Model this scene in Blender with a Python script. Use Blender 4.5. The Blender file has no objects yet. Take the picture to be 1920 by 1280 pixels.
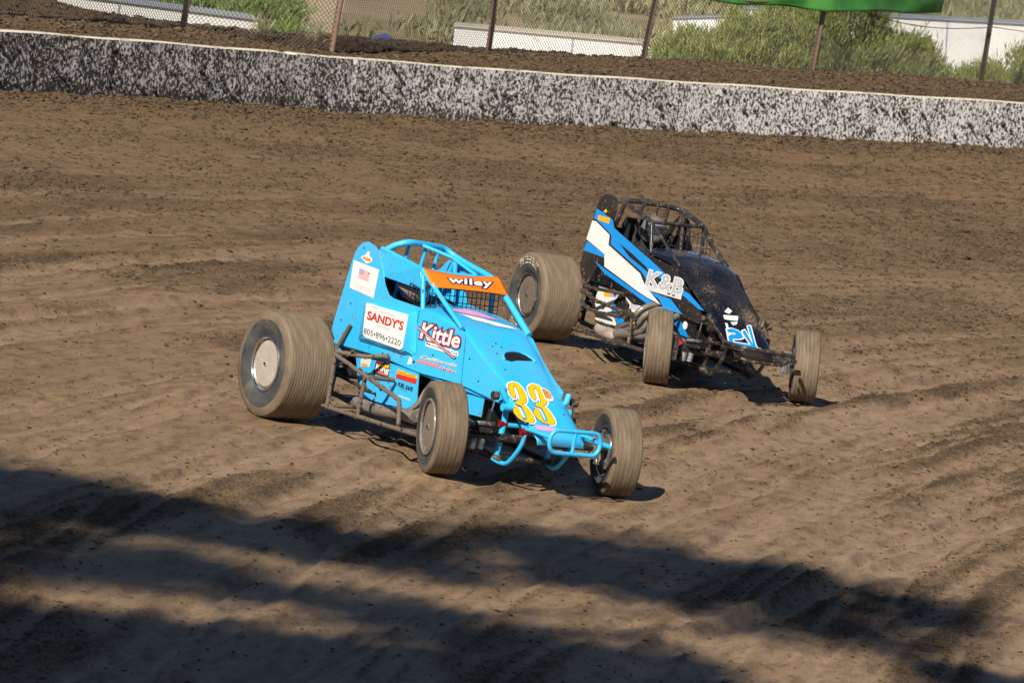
import bpy, bmesh, math, random
import numpy as np
from mathutils import Vector, Matrix, Euler
R_ = math.radians
C = bpy.context.scene.collection
SC = bpy.context.scene
rng = np.random.default_rng(7)
random.seed(7)

# ---------------------------------------------------------------- camera
cam = bpy.data.cameras.new('camera')
camo = bpy.data.objects.new('camera', cam); C.objects.link(camo)
PITCH, ROLL, CAMZ, FPX = R_(6.195), R_(9.841), 4.893, 8955.3
F_ = Vector((0, math.cos(PITCH), -math.sin(PITCH)))
RX = Vector((1, 0, 0)); UP = RX.cross(F_)
cu = UP*math.cos(ROLL) - RX*math.sin(ROLL)
crt = RX*math.cos(ROLL) + UP*math.sin(ROLL)
m = Matrix((crt, cu, -F_)).transposed().to_4x4(); m.translation = Vector((0, 0, CAMZ))
camo.matrix_world = m
cam.sensor_width = 36; cam.lens = 36*FPX/1920
cam.clip_start = 0.5; cam.clip_end = 3000
cam.dof.use_dof = True; cam.dof.focus_distance = 40; cam.dof.aperture_fstop = 9
SC.camera = camo

# ---------------------------------------------------------------- light
SUN_EL = R_(37); sh = Vector((-.385, -.923, 0)).normalized()
SUN = Vector((sh.x*math.cos(SUN_EL), sh.y*math.cos(SUN_EL), math.sin(SUN_EL)))
w = bpy.data.worlds.new('World'); SC.world = w; w.use_nodes = True
nt = w.node_tree; nt.nodes.clear()
sky = nt.nodes.new('ShaderNodeTexSky'); sky.sky_type = 'NISHITA'; sky.sun_disc = False
sky.altitude = 2500; sky.air_density = .8; sky.dust_density = .2; sky.sun_elevation = SUN_EL; sky.sun_rotation = math.atan2(sh.x, sh.y)
bg = nt.nodes.new('ShaderNodeBackground'); bg.inputs[1].default_value = .05
ow = nt.nodes.new('ShaderNodeOutputWorld')
nt.links.new(sky.outputs[0], bg.inputs[0]); nt.links.new(bg.outputs[0], ow.inputs[0])
sl = bpy.data.lights.new('sun', 'SUN'); sl.energy = 5; sl.angle = R_(.53); sl.color = (1, .93, .83)
so = bpy.data.objects.new('sun', sl); C.objects.link(so)
so.rotation_euler = (-SUN).to_track_quat('-Z', 'Y').to_euler(); so.location = (0, 0, 60)
SC.view_settings.view_transform = 'Standard'; SC.view_settings.look = 'None'
SC.view_settings.exposure = 0.4; SC.view_settings.gamma = 1

# ---------------------------------------------------------------- helpers
def tag(o, label=None, cat=None, group=None, kind=None):
    if label: o['label'] = label
    if cat: o['category'] = cat
    if group: o['group'] = group
    if kind: o['kind'] = kind
    return o
def empty(name, loc=(0, 0, 0), rz=0):
    o = bpy.data.objects.new(name, None); C.objects.link(o)
    o.location = loc; o.rotation_euler = (0, 0, rz); o.empty_display_size = .3
    return o
def link(name, me, mats, parent=None):
    for m_ in (mats if isinstance(mats, (list, tuple)) else [mats]): me.materials.append(m_)
    o = bpy.data.objects.new(name, me); C.objects.link(o)
    if parent: o.parent = parent
    return o
def smooth(me, ang=40):
    me.polygons.foreach_set('use_smooth', [True]*len(me.polygons))
    try: me.set_sharp_from_angle(angle=R_(ang))
    except Exception: pass
def npmesh(name, v, f, mi=None):
    """v (n,3), f (m,k) numpy arrays, all faces of one size"""
    me = bpy.data.meshes.new(name); v = np.asarray(v, np.float32); f = np.asarray(f, np.int32)
    me.vertices.add(len(v)); me.vertices.foreach_set('co', v.ravel())
    me.loops.add(f.size); me.loops.foreach_set('vertex_index', f.ravel())
    me.polygons.add(len(f)); me.polygons.foreach_set('loop_start', np.arange(0, f.size, f.shape[1], dtype=np.int32))
    if mi is not None: me.polygons.foreach_set('material_index', np.asarray(mi, np.int32))
    me.update(calc_edges=True)
    return me
class MB:
    def __init__(s): s.v = []; s.f = []; s.m = []
    def add(s, vs, fs, mi=0):
        b = len(s.v); s.v += [tuple(a) for a in vs]
        for f in fs: s.f.append([b+i for i in f]); s.m.append(mi)
    def box(s, c, d, rot=None, mi=0):
        P = [Vector((x*d[0]/2, y*d[1]/2, z*d[2]/2)) for x in (-1, 1) for y in (-1, 1) for z in (-1, 1)]
        if rot: P = [rot @ p for p in P]
        P = [p+Vector(c) for p in P]
        s.add(P, [(0, 1, 3, 2), (4, 6, 7, 5), (0, 4, 5, 1), (2, 3, 7, 6), (0, 2, 6, 4), (1, 5, 7, 3)], mi)
    def tube(s, pts, r, n=10, mi=0, sub=0, closed=False, caps=True):
        P = [Vector(p) for p in pts]
        if sub and len(P) > 2:                       # catmull-rom rounding
            Q = []; N = len(P); rng_ = range(N if closed else N-1)
            for i in rng_:
                a = P[i-1] if (i > 0 or closed) else P[0]
                b, c_ = P[i], P[(i+1) % N]
                d = P[(i+2) % N] if (closed or i+2 < N) else P[-1]
                for k in range(sub):
                    t = k/sub
                    Q.append(.5*((2*b)+(c_-a)*t+(2*a-5*b+4*c_-d)*t*t+(3*b-a-3*c_+d)*t**3))
            if not closed: Q.append(P[-1])
            P = Q
        N = len(P); rr = r if isinstance(r, (list, tuple)) else [r]*N
        if len(rr) != N: rr = [rr[0]+(rr[-1]-rr[0])*i/(N-1) for i in range(N)]
        up = None; rings = []
        for i, p in enumerate(P):
            if closed: t = P[(i+1) % N]-P[i-1]
            else: t = P[min(i+1, N-1)]-P[max(i-1, 0)]
            t.normalize()
            if up is None:
                up = t.orthogonal().normalized()
            up = (up-t*up.dot(t)).normalized(); sd = t.cross(up)
            rings.append([p+(up*math.cos(a)+sd*math.sin(a))*rr[i] for a in [2*math.pi*k/n for k in range(n)]])
        vs = [q for g in rings for q in g]; fs = []
        for i in range(N if closed else N-1):
            j = (i+1) % N
            for k in range(n):
                l = (k+1) % n; fs.append((i*n+k, i*n+l, j*n+l, j*n+k))
        if caps and not closed:
            fs.append(tuple(range(n))[::-1]); fs.append(tuple((N-1)*n+k for k in range(n)))
        s.add(vs, fs, mi)
    def lathe(s, prof, n=48, M=None, mi=0, mis=None, wob=0):
        """prof: (radius, axial) pairs, axis = local y"""
        vs = []; fs = []; ms = []
        for k in range(n):
            a = 2*math.pi*k/n
            for (r, y) in prof: vs.append(Vector((r*math.cos(a), y, r*math.sin(a))))
        L = len(prof)
        for k in range(n):
            j = (k+1) % n
            for i in range(L-1):
                fs.append((k*L+i, k*L+i+1, j*L+i+1, j*L+i)); ms.append(mis[i] if mis else mi)
        if M: vs = [M @ v for v in vs]
        b = len(s.v); s.v += [tuple(a) for a in vs]
        for f, m_ in zip(fs, ms): s.f.append([b+i for i in f]); s.m.append(m_)
    def plate(s, poly, th, mi=0):
        """planar 3-D polygon with thickness th along its normal, centred"""
        P = [Vector(p) for p in poly]; nrm = Vector((0, 0, 0))
        for i in range(len(P)):
            a, b = P[i], P[(i+1) % len(P)]
            nrm += Vector(((a.y-b.y)*(a.z+b.z), (a.z-b.z)*(a.x+b.x), (a.x-b.x)*(a.y+b.y)))
        nrm.normalize(); n = len(P)
        s.add([p+nrm*th/2 for p in P]+[p-nrm*th/2 for p in P],
              [tuple(range(n)), tuple(range(n, 2*n))[::-1]]+[(i, i+n, (i+1) % n+n, (i+1) % n) for i in range(n)], mi)
    def build(s, name, mats, parent=None, sm=True, ang=40, bev=0):
        bm = bmesh.new()
        vs = [bm.verts.new(v) for v in s.v]
        for f, m_ in zip(s.f, s.m):
            try: q = bm.faces.new([vs[i] for i in f]); q.material_index = m_
            except ValueError: pass
        big = [f for f in bm.faces if len(f.verts) > 4]
        bmesh.ops.recalc_face_normals(bm, faces=bm.faces)
        if bev:
            es = [e for e in bm.edges if len(e.link_faces) == 2 and e.calc_face_angle(0) > R_(30)]
            bmesh.ops.bevel(bm, geom=es, offset=bev, segments=2, affect='EDGES', clamp_overlap=True)
            big = [f for f in bm.faces if len(f.verts) > 4]
        big = [f for f in bm.faces if len(f.verts) > 4]
        if big: bmesh.ops.triangulate(bm, faces=big)
        me = bpy.data.meshes.new(name); bm.to_mesh(me); bm.free()
        if sm: smooth(me, ang)
        return link(name, me, mats, parent)

# ---------------------------------------------------------------- materials
def node(nt, typ, **kw):
    n = nt.nodes.new(typ)
    for k, v in kw.items():
        if k.startswith('_'): setattr(n, k[1:], v)
        else: n.inputs[int(k[1:]) if k[1:].isdigit() and k[0] == 'i' else k].default_value = v
    return n
def base(name, col=(.5, .5, .5), rough=.5, metal=0, coat=0, spec=.5):
    m = bpy.data.materials.new(name); m.use_nodes = True
    b = m.node_tree.nodes['Principled BSDF']
    b.inputs['Base Color'].default_value = (*col, 1); b.inputs['Roughness'].default_value = rough
    b.inputs['Metallic'].default_value = metal; b.inputs['Coat Weight'].default_value = coat
    b.inputs['Coat Roughness'].default_value = .12
    b.inputs['Specular IOR Level'].default_value = spec
    return m, m.node_tree, b
def ramp(nt, stops, fac=None):
    r = nt.nodes.new('ShaderNodeValToRGB'); e = r.color_ramp.elements
    while len(e) < len(stops): e.new(.5)
    for i, (p, c) in enumerate(stops):
        e[i].position = p; e[i].color = (*c, 1) if len(c) == 3 else c
    if fac is not None: nt.links.new(fac, r.inputs[0])
    return r
def noise(nt, vec, scale, det=4, rough=.55, dist=0):
    n = nt.nodes.new('ShaderNodeTexNoise'); n.inputs['Scale'].default_value = scale
    n.inputs['Detail'].default_value = det; n.inputs['Roughness'].default_value = rough
    n.inputs['Distortion'].default_value = dist
    if vec is not None: nt.links.new(vec, n.inputs['Vector'])
    return n
def mixc(nt, fac, a, b):
    x = nt.nodes.new('ShaderNodeMix'); x.data_type = 'RGBA'
    for sock, v in ((x.inputs['Factor'], fac), (x.inputs['A'], a), (x.inputs['B'], b)):
        if hasattr(v, 'links') or isinstance(v, bpy.types.NodeSocket): nt.links.new(v, sock)
        elif isinstance(v, (int, float)): sock.default_value = v
        else: sock.default_value = (*v, 1) if len(v) == 3 else v
    return x.outputs['Result']
def bump(nt, b, h, strength=.3, dist=.01):
    n = nt.nodes.new('ShaderNodeBump'); n.inputs['Strength'].default_value = strength
    n.inputs['Distance'].default_value = dist
    nt.links.new(h, n.inputs['Height']); nt.links.new(n.outputs[0], b.inputs['Normal'])
    return n
def obj_vec(nt):
    t = nt.nodes.new('ShaderNodeTexCoord'); return t.outputs['Object']
def dirty(name, col, dirt=(.2, .145, .09), amt=.5, scale=9, rough=.35, metal=0, coat=0, fine=60, soft=.06, drough=.9, patch=0, film=.12, dent=0):
    """paint / metal with splashes of dried mud"""
    m, nt, b = base(name, col, rough, metal, coat)
    v = obj_vec(nt)
    n1 = noise(nt, v, scale, 6, .65); n2 = noise(nt, v, fine, 3, .6)
    ma = node(nt, 'ShaderNodeMath', _operation='MULTIPLY_ADD', i1=.45, i2=0)
    nt.links.new(n2.outputs[0], ma.inputs[0]); nt.links.new(n1.outputs[0], ma.inputs[2])
    t = .725+(.5-amt)*.5
    if patch:
        n3 = noise(nt, v, patch, 2); mb_ = node(nt, 'ShaderNodeMath', _operation='MULTIPLY_ADD', i1=.9, i2=0)
        nt.links.new(n3.outputs[0], mb_.inputs[0]); nt.links.new(ma.outputs[0], mb_.inputs[2])
        ma = node(nt, 'ShaderNodeMath', _operation='SUBTRACT', i1=.45); nt.links.new(mb_.outputs[0], ma.inputs[0])
    r = ramp(nt, [(max(0, t-soft), (0, 0, 0)), (min(1, t+soft), (1, 1, 1))], ma.outputs[0])
    nf = noise(nt, v, 2.3, 5, .65)                     # thin uneven film of dust
    fr = ramp(nt, [(.42, (0, 0, 0)), (.75, (1, 1, 1))], nf.outputs[0]); fm = node(nt, 'ShaderNodeMath', _operation='MULTIPLY', i1=film); nt.links.new(fr.outputs[0], fm.inputs[0])
    cf = mixc(nt, fm.outputs[0], col, (.33, .27, .2))
    c = mixc(nt, r.outputs[0], cf, dirt); nt.links.new(c, b.inputs['Base Color'])
    rr = node(nt, 'ShaderNodeMapRange', **{'To Min': rough, 'To Max': drough}); nt.links.new(r.outputs[0], rr.inputs[0])
    nt.links.new(rr.outputs[0], b.inputs['Roughness'])
    if metal:
        mm = node(nt, 'ShaderNodeMapRange', **{'To Min': metal, 'To Max': 0.}); nt.links.new(r.outputs[0], mm.inputs[0])
        nt.links.new(mm.outputs[0], b.inputs['Metallic'])
    if coat:
        mm = node(nt, 'ShaderNodeMapRange', **{'To Min': coat, 'To Max': 0.}); nt.links.new(r.outputs[0], mm.inputs[0])
        nt.links.new(mm.outputs[0], b.inputs['Coat Weight'])
    if dent:                                       # sheet metal is never quite flat
        nd = noise(nt, v, 3.2, 2, .5); b1 = bump(nt, b, nd.outputs[0], dent, .02)
        b2 = nt.nodes.new('ShaderNodeBump'); b2.inputs['Strength'].default_value = .35; b2.inputs['Distance'].default_value = .004
        nt.links.new(r.outputs[0], b2.inputs['Height']); nt.links.new(b1.outputs[0], b2.inputs['Normal']); nt.links.new(b2.outputs[0], b.inputs['Normal'])
    else: bump(nt, b, r.outputs[0], .35, .004)
    return m
BLUE = (.028, .49, .9)
M = {}
M['blue'] = dirty('blue_paint', BLUE, amt=.19, scale=22, fine=95, soft=.02, rough=.28, coat=.6, film=.2, dent=.5)
M['bluetube'] = dirty('blue_tube', BLUE, amt=.17, scale=14, rough=.35, coat=.3)
M['orange'] = base('orange', (.9, .2, .01), .4)[0]
M['orange2'] = base('orange2', (.75, .3, .02), .4)[0]
M['white'] = base('white', (.8, .8, .78), .4)[0]
M['plate'] = dirty('white_sticker', (.8, .79, .74), amt=.08, scale=20, rough=.4)
M['grey'] = base('grey', (.45, .45, .47), .4)[0]
M['palegrey'] = base('palegrey', (.62, .6, .6), .5)[0]
M['red'] = base('red', (.55, .03, .025), .4)[0]
M['pinkred'] = base('pinkred', (.75, .22, .22), .4)[0]
M['pink'] = base('pink', (.75, .35, .6), .4)[0]
M['lilac'] = base('lilac', (.42, .33, .6), .4)[0]
M['black'] = base('black', (.012, .012, .013), .45)[0]
M['navy'] = base('navy', (.012, .012, .06), .4)[0]
M['brownline'] = base('brown_outline', (.12, .035, .01), .4)[0]
M['yellow'] = base('yellow', (.85, .52, .005), .4)[0]
M['amber'] = base('amber', (.85, .42, .02), .4)[0]
M['blue2'] = base('graphic_blue', (.005, .28, .75), .35, coat=.3)[0]
M['blacktube'] = dirty('black_tube', (.02, .02, .022), amt=.3, scale=16, rough=.3, coat=.4, soft=.1)
M['blackbody'] = dirty('black_body', (.008, .009, .014), amt=.2, scale=20, fine=70, rough=.2, coat=.8, soft=.02)
M['hood21'] = dirty('black_hood', (.006, .0065, .011), dirt=(.17, .12, .08), amt=.2, scale=52, fine=90, patch=2.2, dent=.4, rough=.16, coat=1, soft=.03)
M['mudtube'] = dirty('mud_tube', (.12, .105, .09), dirt=(.145, .10, .062), amt=.55, scale=14, rough=.5, soft=.15)
M['mudmetal'] = dirty('mud_metal', (.3, .29, .28), dirt=(.19, .135, .085), amt=.5, scale=16, rough=.35, metal=.7, soft=.12)
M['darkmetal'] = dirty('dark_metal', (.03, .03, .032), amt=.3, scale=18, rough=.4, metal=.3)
M['chrome'] = base('bright_metal', (.75, .75, .76), .22, 1)[0]
M['silver'] = dirty('silver_part', (.5, .5, .5), amt=.35, scale=25, rough=.3, metal=.8)
M['anodred'] = base('red_anodised', (.5, .02, .02), .3, .6)[0]
M['rimdust'] = dirty('dusty_wheel_cover', (.5, .46, .41), dirt=(.36, .30, .235), amt=.7, scale=7, rough=.5, metal=.2, soft=.2)
M['rimmud'] = dirty('muddy_wheel', (.22, .2, .18), dirt=(.19, .14, .1), amt=.72, scale=12, rough=.6, metal=.2, soft=.15)
M['salmon'] = base('salmon', (.7, .3, .28), .5)[0]
M['rimdark'] = dirty('dark_muddy_wheel', (.09, .08, .07), dirt=(.15, .115, .08), amt=.6, scale=9, rough=.7, soft=.2)
M['cream'] = dirty('worn_cream_lettering', (.55, .5, .38), dirt=(.16, .12, .085), amt=.5, scale=22, rough=.8)
M['belt'] = base('red_belt', (.4, .02, .03), .7)[0]
M['cloth'] = base('black_suit', (.02, .02, .024), .85)[0]
M['seat'] = base('seat_black', (.02, .02, .022), .6)[0]
M['visor'] = base('tinted_visor', (.02, .02, .03), .05, coat=1)[0]
M['helmetw'] = base('white_helmet', (.8, .8, .8), .2, coat=1)[0]
M['helmetb'] = dirty('dark_helmet', (.14, .14, .15), amt=.25, scale=20, rough=.25, coat=.6)
def rubber(name, tread):
    m, nt, b = base(name, (.03, .03, .032), .75)
    v = obj_vec(nt)
    mp = node(nt, 'ShaderNodeMapping'); mp.inputs['Scale'].default_value = (1, 6, 1) if tread else (1, 1, 1)
    nt.links.new(v, mp.inputs[0])
    n = noise(nt, mp.outputs[0], 5, 5, .6, .5)
    if tread: c = ramp(nt, [(.3, (.115, .085, .056)), (.5, (.165, .122, .08)), (.72, (.22, .165, .11))], n.outputs[0])
    else: c = ramp(nt, [(.35, (.035, .038, .042)), (.55, (.07, .068, .062)), (.72, (.15, .12, .09))], n.outputs[0])
    nt.links.new(c.outputs[0], b.inputs['Base Color'])
    n2 = noise(nt, v, 90, 3, .6); bump(nt, b, n2.outputs[0], .25, .004)
    b.inputs['Specular IOR Level'].default_value = .3
    return m
M['tread'] = rubber('dusty_tread', True); M['sidewall'] = rubber('tyre_sidewall', False)
# ---------------------------------------------------------------- ground
CX, CY = 77.0, 16.4                                 # centre of the turn
WALL = np.array([(-32, 10), (-14, 50), (-7.41, 64.58), (-5.65, 67.9), (-3.1, 72.3), (-.58, 75.4), (2.2, 78.9), (5.19, 81.9), (8.42, 85.2), (13, 89.6), (40, 112)], float)  # right part scaled toward the camera, as are fence, trailers and bushes beyond
WBASE = [0, 0, 0, 0, 0, .073, .196, .367, .563, .80, 1.6]
def wdist(x, y):
    """signed distance to the wall line, positive behind it"""
    x = np.asarray(x, float); y = np.asarray(y, float); best = np.full(x.shape, 1e9); out = np.full(x.shape, 1e9)
    for (ax, ay), (bx, by) in zip(WALL[:-1], WALL[1:]):
        ex, ey = bx-ax, by-ay; L2 = ex*ex+ey*ey
        t = np.clip(((x-ax)*ex+(y-ay)*ey)/L2, 0, 1); px, py = ax+t*ex-x, ay+t*ey-y
        q = np.hypot(px, py); sg = np.sign(ex*(y-ay)-ey*(x-ax)); k = q < best
        best = np.where(k, q, best); out = np.where(k, q*sg, out)
    return out
def zb_(x, y):
    """base height at the wall after scaling toward the camera, rising to the right"""
    return np.interp(.66*x+.75*y, [52.3, 56.1, 60.7, 64.8, 69.5, 75.8, 110], [0, .073, .196, .367, .563, .80, 1.6])
def wtop(x, y): return zb_(x, y)+.87
def vnoise(x, y, seed=0):
    xi = np.floor(x).astype(np.int64); yi = np.floor(y).astype(np.int64); fx = x-xi; fy = y-yi
    fx = fx*fx*(3-2*fx); fy = fy*fy*(3-2*fy)
    def h(a, b):
        n = (a*374761393+b*668265263+seed*974634777) & 0x7fffffff
        n = (n ^ (n >> 13))*1274126177 & 0x7fffffff
        n = (n ^ (n >> 16)) & 0xffff
        return n/65535.
    return (h(xi, yi)*(1-fx)+h(xi+1, yi)*fx)*(1-fy)+(h(xi, yi+1)*(1-fx)+h(xi+1, yi+1)*fx)*fy
def fbm(x, y, o=4, seed=0, g=.5):
    s = 0; a = 1; t = 0
    for i in range(o):
        s = s+a*vnoise(x*2**i+17.3*i, y*2**i-9.1*i, seed+i); t += a; a *= g
    return s/t
CARS = [(-.98, 37.281, R_(-57.241), -17.1, -2.97), (.991, 45.915, R_(-63.275), -25.9, -4.62)]
WZ = [(-.009, .033, -.026), (.008, .005, -.011)]
WPOS = []
for (X, Y, a, _, _), z in zip(CARS, WZ):
    for lx, ly, zz in ((0, -.848, z[0]), (2.255, -.758, z[1]), (2.255, .808, z[2]), (0, .78, 0)):
        WPOS.append((X+lx*math.cos(a)-ly*math.sin(a), Y+lx*math.sin(a)+ly*math.cos(a), zz))
def polar(x, y):
    r = np.hypot(x-CX, y-CY); t = np.arctan2(y-CY, CX-x)*88
    return r, t
def sst(a, b, x): t = np.clip((x-a)/(b-a), 0, 1); return t*t*(3-2*t)
RUTS = []
_r = np.random.default_rng(21)
for _k in range(120):
    _t0 = _r.uniform(2, 62)
    RUTS.append((_r.uniform(69, 101), _r.normal()*.035, _t0, _r.uniform(4, 13), _r.uniform(.09, .21), _r.uniform(.010, .032), _r.uniform(-1, 1), _r.uniform(.2, .9)))
for _k in range(110):                               # narrow single-tyre grooves low on the banking
    RUTS.append((_r.uniform(70, 88), _r.normal()*.05, _r.uniform(4, 34), _r.uniform(3, 9), _r.uniform(.035, .075), _r.uniform(.007, .015), _r.uniform(-1, 1), _r.uniform(.1, .5)))
for _wx, _wy, _wz in WPOS:                          # fresh marks leading up to every wheel
    _rr = math.hypot(_wx-CX, _wy-CY); _tt = math.atan2(_wy-CY, CX-_wx)*88
    RUTS.append((_rr, .0, _tt+5.2, 5.0, .17, .022, 1, .0))
def ruts(r, t):
    h = np.zeros_like(r); pol = np.zeros_like(r); brm = np.zeros_like(r)
    for r0, sl_, t0, ln, w, dp, sd, wg in RUTS:
        k = (np.abs(t-t0) < ln*1.3) & (np.abs(r-r0-sl_*(t-t0)) < 1.3)
        if not k.any(): continue
        tt = t[k]-t0; e = sst(1.25, .8, np.abs(tt)/ln)
        c = r0+sl_*tt+.12*wg*np.sin(tt*.5+r0*9)+.05*np.sin(tt*1.3+r0*5)
        u = (r[k]-c)/w
        inn = np.exp(-(u**4)); b1 = np.exp(-((u-1.35)/.45)**2); b2 = np.exp(-((u+1.35)/.45)**2)
        fl = .8+.4*np.sin(tt*2.1+r0)
        h[k] += e*dp*(-inn+b1*(.55+.4*sd)*fl+b2*(.55-.4*sd)*fl)
        pol[k] = np.maximum(pol[k], e*inn*(.5+.5*min(1, dp/.025))); brm[k] = np.maximum(brm[k], e*np.maximum(b1, b2)*(.45+.3*fl))
    return h, pol, brm
def rough_amt(x, y):
    """0 smooth worn groove .. 1 loose clods"""
    r, t = polar(x, y)
    n = fbm(r*1.25+3, t*.22, 3, 5); p = fbm(x*1.1, y*.5, 2, 7)
    _, pol, brm = ruts(r, t)
    fa = .62*sst(44, 56, y)                        # out by the wall everything is evenly churned
    base_ = np.clip((n+.35*(p-.5)-.44-.055*sst(48, 42, y))*4.5, 0, 1)*(1-fa)+fa*(.14+.62*fbm(x*.7, y*.35, 3, 9))
    return base_*(1-.85*pol*(1-fa))+(1-fa)*.75*brm*(1-pol)*np.clip(fbm(x*2.3, y*1.1, 2, 8)*2.4-.7, 0, 1)
def gz(x, y):
    d = wdist(x, y)
    r, t = polar(x, y)
    ra = rough_amt(x, y)
    warp = fbm(x*.35, y*.12, 2, 60)*1.6
    rut = (fbm((r+warp)*1.3, t*.05, 2, 11)-.5)*.06 + (fbm((r+warp)*4.2, t*.10, 2, 31)-.5)*.035 + (fbm(r*9, t*.2, 2, 61)-.5)*.02
    # a second set of ruts crossing where cars turn down the track
    q = x*.97+y*.22; q2 = -x*.22+y*.97
    rut2 = (fbm(q*2.2, q2*.07, 2, 77)-.5)*.06*sst(58, 44, y)
    hr, pol, brm = ruts(r, t)
    fy = 1-.6*sst(46, 58, y)
    h = (rut*.8+rut2*.7+hr*1.25)*fy + (fbm(x*3, y*1.4, 4, 21)-.5)*.03 + (fbm(x*13, y*7, 3, 41, .6)-.5)*(.013+.042*ra)
    near = sst(2.2, .2, d*-1)                       # piled loose dirt at the foot of the wall
    h = h + near*(.03+.09*fbm(x*2.2, y*1.2, 3, 51))
    for wx, wy, wz in WPOS:
        g = np.exp(-((x-wx)**2+(y-wy)**2)/.12); h = h*(1-g)+wz*g
    wt = wtop(x, y); zb = zb_(x, y)
    h = h+zb*np.where(d > -14, sst(-14, -.3, d), 0)
    heap = sst(.4, 2.6, d)*(.045+.05*(fbm(x*.8, y*.5, 3, 91)-.5)) + (fbm(x*2.5, y*1.6, 4, 95, .6)-.5)*.09*sst(.1, 1.2, d)
    left = sst(72.5, 69, y)*sst(2.0, 3.8, d)*(.35+.25*fbm(x*1.2, y*.7, 3, 99))
    bank = wt-.03+heap+left
    far = -1.0+zb+(fbm(x*.15, y*.1, 3, 101)-.5)*.5*sst(110, 130, y)
    fall = sst(3.0, 6.5, d-1.6*sst(72.5, 69, y))
    bz = bank*(1-fall)+far*fall
    k = (d > .17)
    return np.where(k, bz, h)
def axis(segs):
    out = []
    for a, b, s in segs: out += list(np.arange(a, b, s))
    return np.array(out)
gx = np.concatenate([-np.geomspace(600, 16, 22), axis([(-15.5, -9, .25), (-9, -4.6, .08), (-4.6, 5.2, .036), (5.2, 11.5, .08), (11.5, 16, .3)]), np.geomspace(16.2, 700, 22)])
gy = np.concatenate([np.array([-400, -100, -30, 0, 10, 16, 19, 21]), axis([(22, 46, .05), (46, 78, .08), (78, 112, .14), (112, 150, 1.0)]), np.geomspace(151, 1500, 24)])
XX, YY = np.meshgrid(gx, gy)
ZZ = gz(XX, YY)
nx, ny = len(gx), len(gy)
idx = np.arange(nx*ny).reshape(ny, nx)
ff = np.stack([idx[:-1, :-1], idx[:-1, 1:], idx[1:, 1:], idx[1:, :-1]], -1).reshape(-1, 4)
me = npmesh('ground', np.stack([XX, YY, ZZ], -1).reshape(-1, 3), ff)
me.polygons.foreach_set('use_smooth', [True]*len(me.polygons))
dd = wdist(XX, YY)
at = me.attributes.new('outer', 'FLOAT', 'POINT'); at.data.foreach_set('value', sst(3.2, 5.0, dd-1.6*sst(72.5, 69, YY)).astype(np.float32).ravel())
at = me.attributes.new('rough', 'FLOAT', 'POINT'); at.data.foreach_set('value', rough_amt(XX, YY).astype(np.float32).ravel())
_, pol_, _b = ruts(*polar(XX, YY))
at = me.attributes.new('polish', 'FLOAT', 'POINT'); at.data.foreach_set('value', (pol_*(1-.75*sst(44, 58, YY))).astype(np.float32).ravel())
at = me.attributes.new('bank', 'FLOAT', 'POINT'); at.data.foreach_set('value', sst(-1.5, .6, dd+0*XX).astype(np.float32).ravel())
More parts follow.
